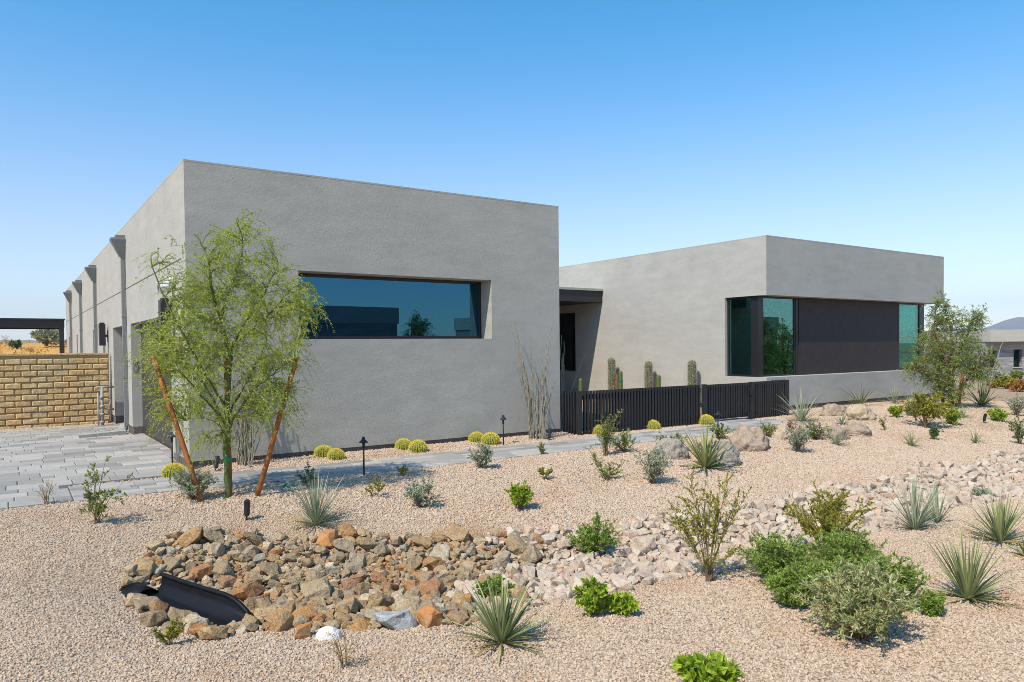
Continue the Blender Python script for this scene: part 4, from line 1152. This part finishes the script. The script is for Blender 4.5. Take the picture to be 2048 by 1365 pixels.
# ------------------------------------------------------------------ trees
def tree(px, py, limbs, env, nb, leafmat_, barkmat, name, label, r0, leafL, leafW, nl, twl, droop, seed, cat='tree', twn=5, at=None, barkg=None):
    p, mp = G(px, py) if at is None else at
    r = np.random.default_rng(seed)
    root = empty(name, p, label, cat)
    gt_, gl = Geo(), Geo()
    nodes = []
    for li, (rad0, rad1, pl) in enumerate(limbs):
        c = np.array([((a - px) * mp, d, (py - b) * mp) for a, b, d in pl], float)
        c[0, 2] = min(c[0, 2], c[0, 2] - (.05 if c[0, 2] < .05 else 0))
        # smooth
        t = np.linspace(0, len(c) - 1, 6 * (len(c) - 1) + 1); q = []
        for tt in t:
            i = min(int(tt), len(c) - 2); f = tt - i
            p0, p1, p2, p3 = c[max(i - 1, 0)], c[i], c[i + 1], c[min(i + 2, len(c) - 1)]
            q.append(.5 * ((2 * p1) + (p2 - p0) * f + (2 * p0 - 5 * p1 + 4 * p2 - p3) * f * f + (3 * p1 - p0 - 3 * p2 + p3) * f ** 3))
        q = np.array(q) + np.concatenate([np.zeros((1, 3)), r.normal(0, .006, (len(q) - 1, 3))])
        gt_.tube(q, list(np.linspace(rad0, rad1, len(q))), 8 if li == 0 else 6)
        if li > 0 or len(limbs) == 1: nodes += [(x, rad) for x, rad in zip(q[2:], np.linspace(rad0, rad1, len(q))[2:])]
    NX = np.array([x for x, _ in nodes])
    wts = np.array([e[5] for e in env]); wts = wts / wts.sum()
    gb_ = Geo()
    for i in range(nb):
        e = env[r.choice(len(env), p=wts)]
        d = r.normal(size=3); d /= np.linalg.norm(d); d *= r.uniform(.25, 1) ** .5
        tip = np.array([(e[0] - px + d[0] * e[2]) * mp, d[1] * e[4] + (e[6] if len(e) > 6 else 0), (py - e[1] + d[2] * e[3]) * mp])
        tip[2] = max(tip[2], .15)
        # attach: near limb point, biased below the tip
        dist = np.linalg.norm((NX - tip) * np.array([1, 1, .75]), axis=1) + np.maximum(0, NX[:, 2] - tip[2] + .05) * .7
        a = NX[np.argmin(dist)]
        L = np.linalg.norm(tip - a)
        mid = (a + tip) / 2 + np.array([0, 0, .12 * L]) + r.normal(0, .06 * L, 3)
        c = bez(a, mid, tip, 8)
        gb_.tube(c, list(np.linspace(.0065, .002, 8)), 4, cap=False)
        for k in range(twn):
            u = .3 + .7 * (k + r.uniform(0, 1)) / twn; u = min(u, .999); j = u * 7; ia = int(j); q = c[ia] * (1 - j + ia) + c[min(ia + 1, 7)] * (j - ia)
            dd = c[min(ia + 1, 7)] - c[ia]; dd /= np.linalg.norm(dd) + 1e-9
            d = dd * .45 + r.normal(0, .6, 3); d[2] += .12; d /= np.linalg.norm(d)
            tl = twl * r.uniform(.5, 1.35)
            e2 = q + d * tl - np.array([0, 0, droop * tl]) * r.uniform(.3, 1.3)
            m2 = q + d * tl * .55 + np.array([0, 0, .04 * tl])
            tw = bez(q, m2, e2, 6)
            gb_.tube(tw, list(np.linspace(.0024, .0009, 6)), 3, cap=False)
            uu = np.sort(r.uniform(.05, 1, nl))[:, None]
            P = (1 - uu) ** 2 * q + 2 * uu * (1 - uu) * m2 + uu ** 2 * e2
            D = d * .5 + r.normal(0, .65, (nl, 3))
            sc_ = r.uniform(.65, 1.3, nl)
            # whole sprays lean lighter or darker, as new and old growth does
            tn = np.clip(r.normal(.5 + r.normal(0, .12), .2, nl), 0, 1)
            gl.leaves(P, D, leafL * sc_, leafW * sc_, r, tint=tn)
    tk = gt_.build('trunk', M[barkmat], root, smooth=True)
    gb_.build('branches', M[barkg or barkmat], root)
    gl.build('crown', M[leafmat_], root, tint=True)
    return root
T1 = [(.042, .032, [(457, 995, 0), (455, 930, 0), (456, 860, 0), (459, 780, .01), (466, 702, .02)]),
      (.027, .008, [(465, 708, .02), (450, 645, -.04), (437, 575, -.08), (428, 510, -.1), (405, 470, -.1)]),
      (.027, .008, [(466, 704, .02), (484, 655, .1), (507, 618, .15), (530, 578, .2), (556, 525, .2)]),
      (.018, .006, [(449, 640, -.04), (468, 565, .08), (488, 495, .1), (482, 440, 0)]),
      (.020, .006, [(456, 868, 0), (424, 800, .1), (372, 742, .3), (312, 690, .35)]),
      (.020, .006, [(456, 858, 0), (508, 790, -.1), (560, 748, -.2), (612, 715, -.3)]),
      (.018, .006, [(457, 822, 0), (414, 700, -.35), (374, 600, -.5), (350, 525, -.5)]),
      (.016, .005, [(466, 695, .02), (540, 640, -.1), (600, 582, -.15), (640, 570, -.2)]),
      (.016, .006, [(456, 846, 0), (440, 785, -.5), (420, 735, -.8)]),
      (.016, .006, [(458, 832, 0), (480, 755, .45), (500, 680, .75)]),
      (.014, .005, [(456, 872, 0), (432, 850, .1), (400, 838, .15), (360, 845, .2)])]
E1 = [(495, 505, 66, 76, .45, 1.5), (432, 565, 70, 66, .5, 1.0), (545, 590, 72, 66, .5, 1.2), (470, 640, 115, 80, .7, 2.2), (385, 680, 85, 66, .6, 1.4),
      (318, 690, 48, 72, .4, .9), (352, 780, 58, 76, .5, 1.1), (562, 685, 58, 78, .5, 1.1), (470, 765, 115, 82, .8, 2.4), (430, 850, 46, 48, .4, .6),
      (565, 800, 42, 48, .4, .7), (622, 615, 28, 42, .3, .45), (350, 515, 38, 26, .3, .25), (400, 610, 60, 60, .5, .8)]
tree(457, 995, T1, E1, 600, 'l_palo', 'bark_green', 'palo_verde_tree', 'feathery yellow green palo verde tree with green trunk held by orange stakes', .042, .023, .0105, 26, .27, .75, 11, twn=5, barkg='twig_green')

def stake(px, py, tx, ty, label, dy=0.0, r=.033):
    p, mp = G(px, py)
    g = Geo(); d = Vector(((tx - px) * mp, dy, (py - ty) * mp)); pts = [(-d * .06), d * .25 + Vector((rng.normal(0, .004), 0, 0)), d * .5, d * .75 + Vector((rng.normal(0, .004), 0, 0)), d]
    g.tube(pts, [r, r * .98, r * .96, r * .95, r * .92], 12)
    o = g.build('tree_stake', M['stake'], None, smooth=False); o.location = p
    me = o.data; 
    for f in me.polygons: f.use_smooth = len(f.vertices) == 4
    return tag(o, label, 'tree stake', 'orange pine tree stakes')
stake(403, 1003, 313, 712, 'left leaning orange pine stake in front of the silver green bush')
stake(514, 993, 598, 716, 'right leaning orange pine stake of the palo verde tree')
stake(460, 990, 451, 712, 'upright orange pine stake directly behind the green trunk', dy=.1, r=.03)
p, mp = G(457, 995)
g = Geo(); g.tube([(0, 0, -.025), (0, 0, .025)], .048, 12); o = g.build('tree_tie', M['tie'], None); o.location = p + Vector((0, 0, (995 - 918) * mp)); tag(o, 'green tape tied round the trunk of the palo verde tree', 'tape')
g = Geo(); p, mp = G(577, 976)
r_ = np.random.default_rng(5); g.tube([(-.09, 0, .012), (-.04, .03, .04), (0, -.01, .02), (.05, .03, .045), (.10, 0, .015)], [.012, .02, .016, .022, .008], 5); g.tube([(-.05, -.04, .01), (.0, -.03, .03), (.06, -.05, .012)], .014, 5)
o = g.build('tape_scrap', M['tie'], None); o.location = p; tag(o, 'crumpled scrap of green tape on the gravel by the path', 'tape')

T2L = [(.05, .03, [(1903, 816, 0), (1900, 780, 0), (1898, 740, 0), (1902, 700, 0), (1906, 650, .1)]),
       (.04, .012, [(1899, 816, -.05), (1893, 775, -.1), (1880, 730, -.3), (1862, 690, -.4), (1850, 660, -.4)]),
       (.042, .012, [(1907, 814, .05), (1908, 770, .1), (1920, 720, .2), (1945, 680, .3), (1960, 640, .3)]),
       (.036, .012, [(1913, 814, .05), (1922, 770, -.1), (1946, 735, -.2), (1975, 720, -.2)]),
       (.026, .009, [(1898, 742, 0), (1885, 680, .3), (1882, 630, .3), (1884, 600, .2)]),
       (.022, .008, [(1893, 775, -.1), (1862, 748, -.3), (1830, 738, -.3)])]
E2 = [(1884, 628, 20, 34, .4, .8), (1862, 690, 42, 36, .6, 1.3), (1900, 680, 52, 46, .8, 2), (1850, 732, 42, 26, .6, 1.2), (1905, 745, 58, 36, .8, 2), (1948, 712, 38, 40, .6, 1.2),
      (1932, 645, 36, 30, .5, .8), (1972, 742, 22, 26, .4, .6), (1822, 742, 18, 8, .3, .2), (1900, 782, 36, 16, .6, .7), (1960, 640, 18, 22, .3, .3)]
t2o = tree(1903, 816, T2L, E2, 330, 'l_mesq', 'bark_brown', 'mesquite_tree', 'multi trunk mesquite tree with drooping olive foliage at the house corner', .05, .065, .016, 16, .34, .6, 23, twn=5)
stake(1888, 812, 1871, 735, 'left orange stake of the multi trunk mesquite tree', r=.045)
stake(1917, 810, 1926, 742, 'right orange stake of the multi trunk mesquite tree', r=.045)

# ------------------------------------------------------------------ cacti
def on_s(px, py, s):
    d = ray(px, py); k = (s + CX0 * cF[0] + CY0 * cF[1]) / (d.x * cF[0] + d.y * cF[1]); P = d * k
    return to_st(P.x, P.y)[1], EYE + P.z
def column(name, s, t, ztop, rad, ribs, skin, label, spines, group=None):
    base = W(s, t); H = ztop - base.z
    root = empty(name, base, label, 'cactus', group)
    g = Geo(); n = ribs * 4; vs = []; prof = []
    for k in range(13): prof.append((1 + .05 * math.sin(k * 1.1), -.05 + (H - rad * 1.1 + .05) * k / 12))
    for k in range(1, 7):
        a = k / 6 * math.pi / 2; prof.append((math.cos(a) * .98 + .02, H - rad * 1.1 + rad * 1.1 * math.sin(a)))
    for r_, z in prof:
        for j in range(n):
            a = 2 * math.pi * j / n; q = rad * r_ * (1 + .10 * math.cos(a * ribs))
            vs.append((q * math.cos(a), q * math.sin(a), z))
    fs = [(i * n + j, i * n + (j + 1) % n, (i + 1) * n + (j + 1) % n, (i + 1) * n + j) for i in range(len(prof) - 1) for j in range(n)]
    g.add(vs, fs); g.build('body', M[skin], root, smooth=True)
    if spines:
        g = Geo(); r = np.random.default_rng(int(s * 100)); P = []; D = []
        for k in range(ribs):
            a = 2 * math.pi * k / ribs
            for z in np.arange(.02, H, .026):
                hr = rad * 1.1 if z < H - rad * 1.1 else rad * 1.1 * math.sqrt(max(0, 1 - ((z - H + rad * 1.1) / (rad * 1.1)) ** 2))
                for _ in range(3):
                    P.append((hr * math.cos(a), hr * math.sin(a), z)); D.append((math.cos(a) + r.normal(0, .6), math.sin(a) + r.normal(0, .6), .25 + r.normal(0, .5)))
        for _ in range(90):
            a = r.uniform(0, 6.28); q = rad * .8 * math.sqrt(r.uniform(0, 1)); P.append((q * math.cos(a), q * math.sin(a), H - rad * .2 - q * .25)); D.append((math.cos(a) * .4, math.sin(a) * .4, 1))
        g.leaves(np.array(P), np.array(D), (.05 * (rad / .11)), .009, r); g.build('spines', M['spine_pale'], root)
    return root
for px, tpy, t_, zt, lab in ((1225, 716, 6.19, 1.44, 'tall spiny saguaro, leftmost against the pale wall, beside a taped green cactus'), (1298, 724, 4.49, 1.34, 'tall spiny saguaro in the middle of the row with a green cactus on its right'), (1384, 721, 2.72, 1.39, 'tall spiny saguaro standing alone, nearest the corner window')):
    column('saguaro', S2 - .34, t_, zt, .105, 15, 'saguaro', lab, True, 'saguaros behind the fence')
for px, tpy, ds, lab in ((1241, 742, .75, 'small smooth green cactus with green tape beside the leftmost saguaro'), (1317, 750, .75, 'small smooth green cactus beside the middle saguaro'), (1161, 757, .6, 'small dark green cactus standing in the shade of the entry')):
    t_, zt = on_s(px, tpy, S2 - ds); column('column_cactus', S2 - ds, t_, zt, .062, 9, 'cactus_green', lab, False, 'small green cacti behind the fence')
    if px == 1241:
        g = Geo(); g.tube([(0, 0, -.1), (0, 0, zt - .12)], .02, 8); o = g.build('plant_stake', M['stake'], None); o.location = W(S2 - ds - .02, t_ + .14, 0); tag(o, 'thin orange stake holding the small taped green cactus', 'plant stake')
        g = Geo(); g.tube([(0, 0, 0), (0, 0, .05)], .075, 12); o = g.build('cactus_tie', M['tie'], None); o.location = W(S2 - ds, t_, zt - .33); tag(o, 'green tape tied round the small cactus by the leftmost saguaro', 'tape')

def barrel_mesh(seed):
    r = np.random.default_rng(seed); ribs = 22; n = ribs * 4; g = Geo(); vs = []; prof = []
    for k in range(13):
        a = -.7 + k / 12 * (math.pi / 2 + .7); prof.append((math.cos(a), math.sin(a) * .85 + .42))
    prof[-1] = (.03, prof[-1][1] - .02)
    for q, z in prof:
        for j in range(n):
            a = 2 * math.pi * j / n; R = q * (1 + .09 * math.cos(a * ribs)) * .93; vs.append((R * math.cos(a), R * math.sin(a), z))
    g.add(vs, [(i * n + j, i * n + (j + 1) % n, (i + 1) * n + (j + 1) % n, (i + 1) * n + j) for i in range(12) for j in range(n)])
    P = []; D = []
    for k in range(ribs):
        a = 2 * math.pi * k / ribs
        for el in np.linspace(-.5, 1.5, 17):
            for _ in range(6):
                P.append((math.cos(el) * math.cos(a) * 1.0, math.cos(el) * math.sin(a) * 1.0, math.sin(el) * .85 + .42))
                D.append((math.cos(el) * math.cos(a) + r.normal(0, .65), math.cos(el) * math.sin(a) + r.normal(0, .65), math.sin(el) + .2 + r.normal(0, .6)))
    h = Geo(); h.leaves(np.array(P), np.array(D), r.uniform(.14, .27, len(P)), .032, r)
    return g, h
bp = []
for i in range(2):
    g, h = barrel_mesh(40 + i)
    root = empty('golden_barrel_cactus', (0, 0, 0)); g.build('body', M['barrel_skin'], root, smooth=True); h.build('spines', M['spine_yellow'], root); bp.append(root)
BAR = [(647, 915, 33, 'golden barrel cactus, back one of the pair left of the near path light'), (672, 923, 31, 'golden barrel cactus, front one of the pair left of the near path light'),
       (807, 899, 30, 'smaller barrel cactus at the wall, back one of the pair under the window'), (836, 908, 34, 'golden barrel cactus, front one of the pair under the window'),
       (953, 885, 29, 'small barrel cactus at the wall left of the far path light'), (981, 893, 34, 'golden barrel cactus close beside the far path light'),
       (347, 959, 40, 'single golden barrel cactus at the driveway corner by the silver green bush'), (1197, 874, 28, 'golden barrel cactus at the left end of the fence'),
       (1305, 864, 28, 'golden barrel cactus at the middle of the fence'), (1412, 854, 29, 'golden barrel cactus by the gate post')]
for i, (px, py, w, lab) in enumerate(BAR):
    o = bp[i] if i < 2 else copy_tree(bp[i % 2])
    p, mp = G(px, py - 5); R = w * mp / 2 * 1.0
    s, t = to_st(p.x, p.y)
    if t > -.2 - R * .6:
        t = -.06 - R; d_ = ray(px, py); kk = (t + CX0 * cB[0] + CY0 * cB[1]) / (d_.x * cB[0] + d_.y * cB[1]); s = to_st(d_.x * kk, d_.y * kk)[0]; p = W(s, t)
    o.location = p; o.scale = (R, R, R * .95); o.rotation_euler = (0, 0, i * .7); tag(o, lab, 'cactus', 'golden barrel cacti along the path')
for (s, t, lab) in ((8.1, .9, 'golden barrel cactus just inside the left end of the fence'), (9.6, 1.3, 'golden barrel cactus inside the fence seen between the slats')):
    o = copy_tree(bp[0]); o.location = W(s, t); o.scale = (.17,) * 3; tag(o, lab, 'cactus', 'golden barrel cacti along the path')

def ocotillo(p, mp, canes, label, seed, r0=.0115):
    r = np.random.default_rng(seed); root = empty('ocotillo', p, label, 'ocotillo'); g = Geo()
    for (x0, tx, tz, dy) in canes:
        a = np.array([x0 * mp, r.normal(0, .035), -.03]); e = np.array([tx * mp, dy, tz * mp])
        mid = np.array([(x0 * .75 + tx * .25) * mp + r.normal(0, .02), dy * .25, tz * mp * .5])
        c = bez(a, mid, e, 11); c[1:-1] += r.normal(0, .011, (9, 3))
        g.tube(c, list(np.linspace(r0, r0 * .5, 11) * r.uniform(.85, 1.1)), 6)
        N = 90; u = r.uniform(0.02, 1, N) * 10; ii = u.astype(int).clip(0, 9); f = (u - ii)[:, None]; P = c[ii] * (1 - f) + c[ii + 1] * f
        g.leaves(P, r.normal(0, 1, (N, 3)) * np.array([1, 1, .3]), .022, .006, r)
    g.build('canes', M['ocotillo'], root)
    return root
p, mp = G(1075, 879)
r_ = np.random.default_rng(3)
can = [(-10, -53, 240, .05), (-8, -45, 236, -.1), (-6, -38, 210, .1), (4, 30, 222, .05), (8, 28, 200, -.1), (10, 24, 180, .1), (12, 36, 120, 0), (-12, -42, 155, -.1), (0, -12, 205, 0), (2, 12, 180, .1)]
for _ in range(20): x = r_.uniform(-17, 18); can.append((x, x * 1.35 + r_.normal(0, 6), r_.uniform(75, 165), r_.normal(0, .12)))
ocotillo(p, mp, can, 'tall bundle of bare grey ocotillo canes against the corner of the garage wing', 4)
p, mp = G(490, 931)
can = [(r_.uniform(-16, 18), 0, r_.uniform(120, 230), r_.normal(0, .2)) for _ in range(26)]
can = [(x, x * 2.4 + r_.normal(0, 12), z, d) for x, _, z, d in can]
ocotillo(p, mp, can, 'bundle of bare ocotillo canes at the wall behind the palo verde tree', 5)
p = W(7.72, .75); mp = .0104
can = [(r_.uniform(-8, 8), r_.uniform(-14, 14), r_.uniform(100, 190), r_.normal(0, .1)) for _ in range(14)] + [(0, -6, 205, 0), (4, 6, 200, .1)]
ocotillo(p, mp, can, 'ocotillo canes just inside the fence before the dark entry window', 6)
p = W(7.95, .75)
ocotillo(p, mp, [(-4, 8, 95, 0), ], 'young ocotillo stub inside the fence', 8) if False else None
g = Geo(); P0 = W(8.05, .8); root = empty('ocotillo', P0, 'single pale ocotillo cane leaning right above the fence', 'ocotillo')
c = [(-.05, 0, -.05), (0, 0, .5), (.05, 0, .9), (.22, .03, 1.35), (.30, .05, 1.52), (.45, .08, 1.85)]
g.tube(c, [.014, .013, .012, .011, .010, .006], 6); g.build('canes', M['ocotillo'], root)
p, mp = G(1972, 800)
can = [(-4, -22, 150, 0), (0, 12, 110, 0), (2, 40, 118, .1), (0, -12, 95, .1), (2, -34, 90, 0), (4, 26, 92, 0), (-2, -4, 80, .2)]
ocotillo(p, mp, can, 'bare ocotillo behind the spiky yucca at the right of the view', 7, r0=.022)

# ------------------------------------------------------------------ garden lights
def path_light(px, py, label, proto=[]):
    p, mp = G(px, py)
    if not proto:
        root = empty('path_light', p)
        g = Geo(); g.tube([(0, 0, -.05), (0, 0, .50)], .0125, 10); g.tube([(0, 0, .40), (0, 0, .47)], .019, 10); g.build('stem', M['black_metal'], root, smooth=True)
        g = Geo(); g.lathe([(.062, .478), (.066, .484), (.030, .520), (.026, .535), (.020, .54)], 18); h = g.build('lamp_shade', M['black_metal'], root)
        g = Geo(); g.lathe([(.022, .54), (.024, .55), (.010, .562), (.001, .566)], 12); g.build('finial', M['black_metal'], h)
        proto.append(root)
    else: root = copy_tree(proto[0]); root.location = p
    return tag(root, label, 'path light', 'black path lights along the walk')
path_light(345, 936, 'black path light standing at the corner of the garage door')
path_light(728, 952, 'black path light at the lower path edge in front of the window')
path_light(1007, 891, 'black path light between barrel cactus and ocotillo at the wall')
path_light(1436, 880, 'black path light behind the broad bladed yucca near the gate')
def spot(px, py, h, label, tilt, proto=[]):
    p, mp = G(px, py)
    if not proto:
        root = empty('spotlight', p)
        g = Geo(); g.tube([(0, 0, -.04), (0, 0, .06)], .012, 8); g.build('stem', M['black_metal'], root)
        g = Geo(); g.tube([(0, 0, .05), (0, 0, .07), (0, 0, .20)], [.022, .034, .036], 14); g.tube([(0, 0, .19), (0, -.012, .235)], [.037, .030], 14); g.build('lamp_head', M['black_metal'], root)
        proto.append(root)
    else: root = copy_tree(proto[0]); root.location = p
    root.rotation_euler = (tilt, .08, 0)
    return tag(root, label, 'spotlight', 'small black garden spotlights')
spot(493, 1041, 30, 'small black spotlight standing in the gravel in front of the green trunk', .05)
spot(430, 944, 22, 'small black spotlight at the wall behind the palo verde trunk', -.3)
spot(1098, 882, 16, 'small black spotlight at the foot of the ocotillo bundle', -.2)
spot(1967, 847, 20, 'small black spotlight on the gravel under the spiky yucca', .2)

# ------------------------------------------------------------------ background
nb = empty('neighbour_house', (32.6, 50, -.7), 'low grey flat roofed house with slot windows at the far right', 'house')
g = Geo(); g.box((0, 0, 2.55), (22, 14, 3.37)); g.build('fascia', M['stucco_garage'], nb)
g = Geo(); wall(g, (.05, .7), (21, .7), -1.2, 2.549, .35, 1, [(.25, .85, .75, 2.0), (2.0, 2.6, .78, 2.0), (6, 8, .6, 2.0)]); wall(g, (.05, 1.05), (.05, 13), -1.2, 2.549, .3, -1); wall(g, (21, 1.05), (21, 13), -1.2, 2.549, .3, 1)
g.build('wall', M['board'], nb)
for (a, b, z0, z1) in ((.25, .85, .75, 2.0), (2.0, 2.6, .78, 2.0), (6, 8, .6, 2.0)): window('window', (a + .003, b - .003, z0 + .003, z1 - .003), 's', .95, .05, M['glass_dark'], parent=nb)
g = Geo()
for (a, b, z0) in ((.22, .88, .75), (1.97, 2.63, .78), (5.97, 8.03, .6)): g.box((a, .62, z0 - .05), (b, .90, z0 - .002))
g.build('sill', M['stucco_guest'], nb)
for (px, py, w, h, kd, lab) in [(2010, 778, 36, 22, 'creosote', 'low yellow green bush on the slope before the far house'), (2038, 784, 40, 22, 'rust', 'low rusty orange bush at the right edge before the far house'), (1996, 762, 20, 16, 'silver', 'small grey bush against the far house wall'),
                               (2034, 758, 24, 14, 'green', 'small green bush against the far house wall at the right edge'), (2000, 770, 30, 10, 'dry', 'straw coloured low clump on the slope before the far house'), (2030, 768, 34, 9, 'creosote', 'flat yellow clump on the far slope'), (1986, 776, 22, 12, 'rust', 'tiny rusty clump on the far slope behind the yucca')]:
    shrub(px, py, w, h, kd, lab, dens=2.0, leaf=4.0)
# desert beyond the lot wall
for (px, py, w, h, kd, lab, dn) in [(94, 692, 52, 38, 'silver', 'lone grey green desert tree on the golden rise beyond the wall', 2.2), (12, 690, 26, 20, 'dry', 'bare pale shrub on the golden rise at the left edge', .8), (32, 694, 20, 9, 'dark', 'dark low bush on the golden rise', .7), (128, 690, 20, 12, 'dry', 'dry bush on the golden rise beside the black post', 1), (60, 703, 22, 7, 'dry', 'low dry tuft on the golden slope', 1)]:
    shrub(px, py, w, h, kd, lab, name='desert_shrub', dens=dn, leaf=6.0 if kd != 'dry' else 4)
gt2 = Geo(); N_ = 9000
gx, gy = rng.uniform(-58, -22, N_), rng.uniform(44, 72, N_)
cl = np.array([mn.noise(Vector((a * .35, b * .35, 3))) for a, b in zip(gx, gy)]); ok_ = cl > -.12; gx, gy = gx[ok_], gy[ok_]
gs_, gt_s = to_st(gx, gy)
gt2.leaves(np.stack([gx, gy, hst(gs_, gt_s)], -1), np.stack([rng.normal(0, .35, len(gx)), rng.normal(0, .35, len(gx)), np.ones(len(gx))], -1), rng.uniform(.08, .28, len(gx)), rng.uniform(.05, .16, len(gx)), rng)
tag(gt2.build('dry_grass', M['l_gold2'], tint=True), 'golden dry grass covering the rise beyond the block wall', 'grass', kind='stuff')
# distant mountains
def ridge(name, x0, x1, y0, dep, prof, label, seed):
    g = Geo(); NX_, NY_ = 170, 14; vs = []
    for j in range(NY_):
        v = j / (NY_ - 1)
        for i in range(NX_):
            u = i / (NX_ - 1); x = x0 + (x1 - x0) * u; hh = np.interp(x, *prof)
            k = math.sin(math.pi * min(1, v * 1.15 if v < .87 else 1)) if False else (1 - abs(2 * v - 1)) ** .8
            z = hh * k * (1 + .14 * mn.noise(Vector((x / 180, v * 5, seed))) + .10 * mn.noise(Vector((x / 50, v * 12, seed)))) - 8
            vs.append((x, y0 + dep * v, z))
    g.add(vs, [(j * NX_ + i, j * NX_ + i + 1, (j + 1) * NX_ + i + 1, (j + 1) * NX_ + i) for j in range(NY_ - 1) for i in range(NX_ - 1)])
    tag(g.build(name, M['mountain'], smooth=True), label, 'mountains', kind='structure')
ridge('mountains', -5200, -1500, 4000, 1600, ([-5200, -3600, -3200, -3000, -2850, -2650, -2400, -1500], [80, 100, 86, 72, 92, 84, 96, 60]), 'low blue mountain ridge on the left horizon', 1)
ridge('mountains', 1500, 5200, 4000, 1600, ([1500, 2700, 3050, 3120, 3200, 3250, 3300, 3345, 3420, 3600, 5200], [40, 92, 100, 106, 120, 128, 152, 186, 178, 130, 90]), 'blue mountain peak on the right horizon', 2)
# across the street, behind the viewpoint: what the windows mirror
st = Geo(); st.add([(-60, -22, .02), (90, -22, .02), (90, -14, .02), (-60, -14, .02)], [(0, 1, 2, 3)])
for q in range(1): pass
for i, (x, y, w, d, h, lab) in enumerate([(24, -19, 12, 9, 4.9, 'low flat roofed house across the street, the nearest one'), (47, -9, 13, 12, 4.8, 'low flat roofed house across the street, the farther one'), (52, 6, 11, 9, 4.6, 'small flat roofed house across the street')]):
    h_ = empty('street_house', (x, y, -.3), lab, 'house', rz=.5)
    g = Geo(); g.box((0, 0, -.5), (w, d, h - 1.1)); g.build('wall', M['board'], h_)
    g = Geo(); g.box((-.1, -.1, h - 1.098), (w + .1, d + .1, h)); g.build('fascia', M['stucco_garage'], h_)
    g = Geo(); g.box((-.02, 2, .6), (.02, d - 3, 2.0)); g.build('window', M['bronze'], h_)
for i, (x, y, sc_, lab) in enumerate([(20.5, 20.6, 1.05, 'spreading mesquite tree on the gravel right of the house'), (31, -4.0, 1.5, 'mesquite tree across the street'), (41, 2.5, 1.6, 'mesquite tree between the houses across the street')]):
    o = copy_tree(t2o); s, t = to_st(x, y); o.location = (x, y, hst(s, t)); o.scale = (sc_,) * 3; o.rotation_euler = (0, 0, 1.3 + i); tag(o, lab, 'tree')

# ------------------------------------------------------------------ light, sky, camera
SM, SN = 0.785, 0.255
L = Vector((cF[0] * SM + cB[0] * SN, cF[1] * SM + cB[1] * SN, -1.0)).normalized()
sd = bpy.data.lights.new('sun', 'SUN'); sd.energy = SUN_E; sd.angle = math.radians(.53); sd.color = (1, .92, .79)
so = bpy.data.objects.new('sun', sd); COL.objects.link(so); so.rotation_euler = L.to_track_quat('-Z', 'Y').to_euler(); so.location = (-20, -20, 40)
w = bpy.data.worlds.new('World'); sc.world = w; w.use_nodes = True
nt = w.node_tree; bg = nt.nodes['Background']
sky = nt.nodes.new('ShaderNodeTexSky'); sky.sky_type = 'NISHITA'; sky.sun_disc = False
S_ = -L
sky.sun_elevation = math.asin(S_.z); sky.sun_rotation = math.atan2(S_.x, S_.y)
sky.air_density = 1.0; sky.dust_density = DUST; sky.ozone_density = OZ; sky.altitude = 600
hs = nt.nodes.new('ShaderNodeHueSaturation'); hs.inputs['Saturation'].default_value = 1.24; nt.links.new(sky.outputs[0], hs.inputs['Color']); nt.links.new(hs.outputs[0], bg.inputs[0])
tc = nt.nodes.new('ShaderNodeTexCoord'); sz = nt.nodes.new('ShaderNodeSeparateXYZ'); nt.links.new(tc.outputs['Generated'], sz.inputs[0])
for inp, lo, hi in (('Saturation', 0.80, 1.34), ('Hue', 0.508, 0.488), ('Value', 0.81, 1.07)):
    mr = nt.nodes.new('ShaderNodeMapRange'); mr.interpolation_type = 'SMOOTHSTEP'; nt.links.new(sz.outputs[2], mr.inputs[0])
    mr.inputs[1].default_value = -0.02; mr.inputs[2].default_value = 0.42; mr.inputs[3].default_value = lo; mr.inputs[4].default_value = hi
    nt.links.new(mr.outputs[0], hs.inputs[inp]); bg.inputs[1].default_value = SKY_E

cd = bpy.data.cameras.new('camera'); co = bpy.data.objects.new('camera', cd); COL.objects.link(co)
cd.sensor_width = 36; cd.sensor_fit = 'HORIZONTAL'; cd.lens = FPX / 2048 * 36; cd.clip_start = .05; cd.clip_end = 30000
cd.shift_y = (CYP - 682.5) / 2048
co.matrix_world = Matrix(((CR.x, CU.x, -CFW.x, 0), (CR.y, CU.y, -CFW.y, 0), (CR.z, CU.z, -CFW.z, EYE), (0, 0, 0, 1)))
sc.camera = co
sc.render.resolution_x = 1024; sc.render.resolution_y = 682
sc.view_settings.view_transform = 'Standard'; sc.view_settings.look = 'None'; sc.view_settings.exposure = EXPO; sc.view_settings.gamma = 1
sc.cycles.max_bounces = 8; sc.cycles.transparent_max_bounces = 12; sc.cycles.use_denoising = True; sc.cycles.denoiser = 'OPENIMAGEDENOISE'; sc.cycles.denoising_input_passes = 'RGB_ALBEDO_NORMAL'; sc.cycles.denoising_prefilter = 'NONE'; sc.cycles.use_adaptive_sampling = False
sc.cycles.sample_clamp_indirect = 6.0
sc.cycles.pixel_filter_type = 'BLACKMAN_HARRIS'; sc.cycles.filter_width = 0.9

# ------------------------------------------------------------------ air
if HAZE > 0:
    g = Geo(); g.box((-6500, -200, -12), (6500, 5800, 330)); k = NT('haze')
    pv = k.new('VolumePrincipled'); pv.inputs['Density'].default_value = HAZE; pv.inputs['Color'].default_value = (.82, .89, 1, 1); pv.inputs['Anisotropy'].default_value = 0
    k.ln(pv.outputs[0], k.out.inputs[1])
    tag(g.build('haze', k.m), 'thin pale summer haze over the desert', 'haze', kind='stuff')
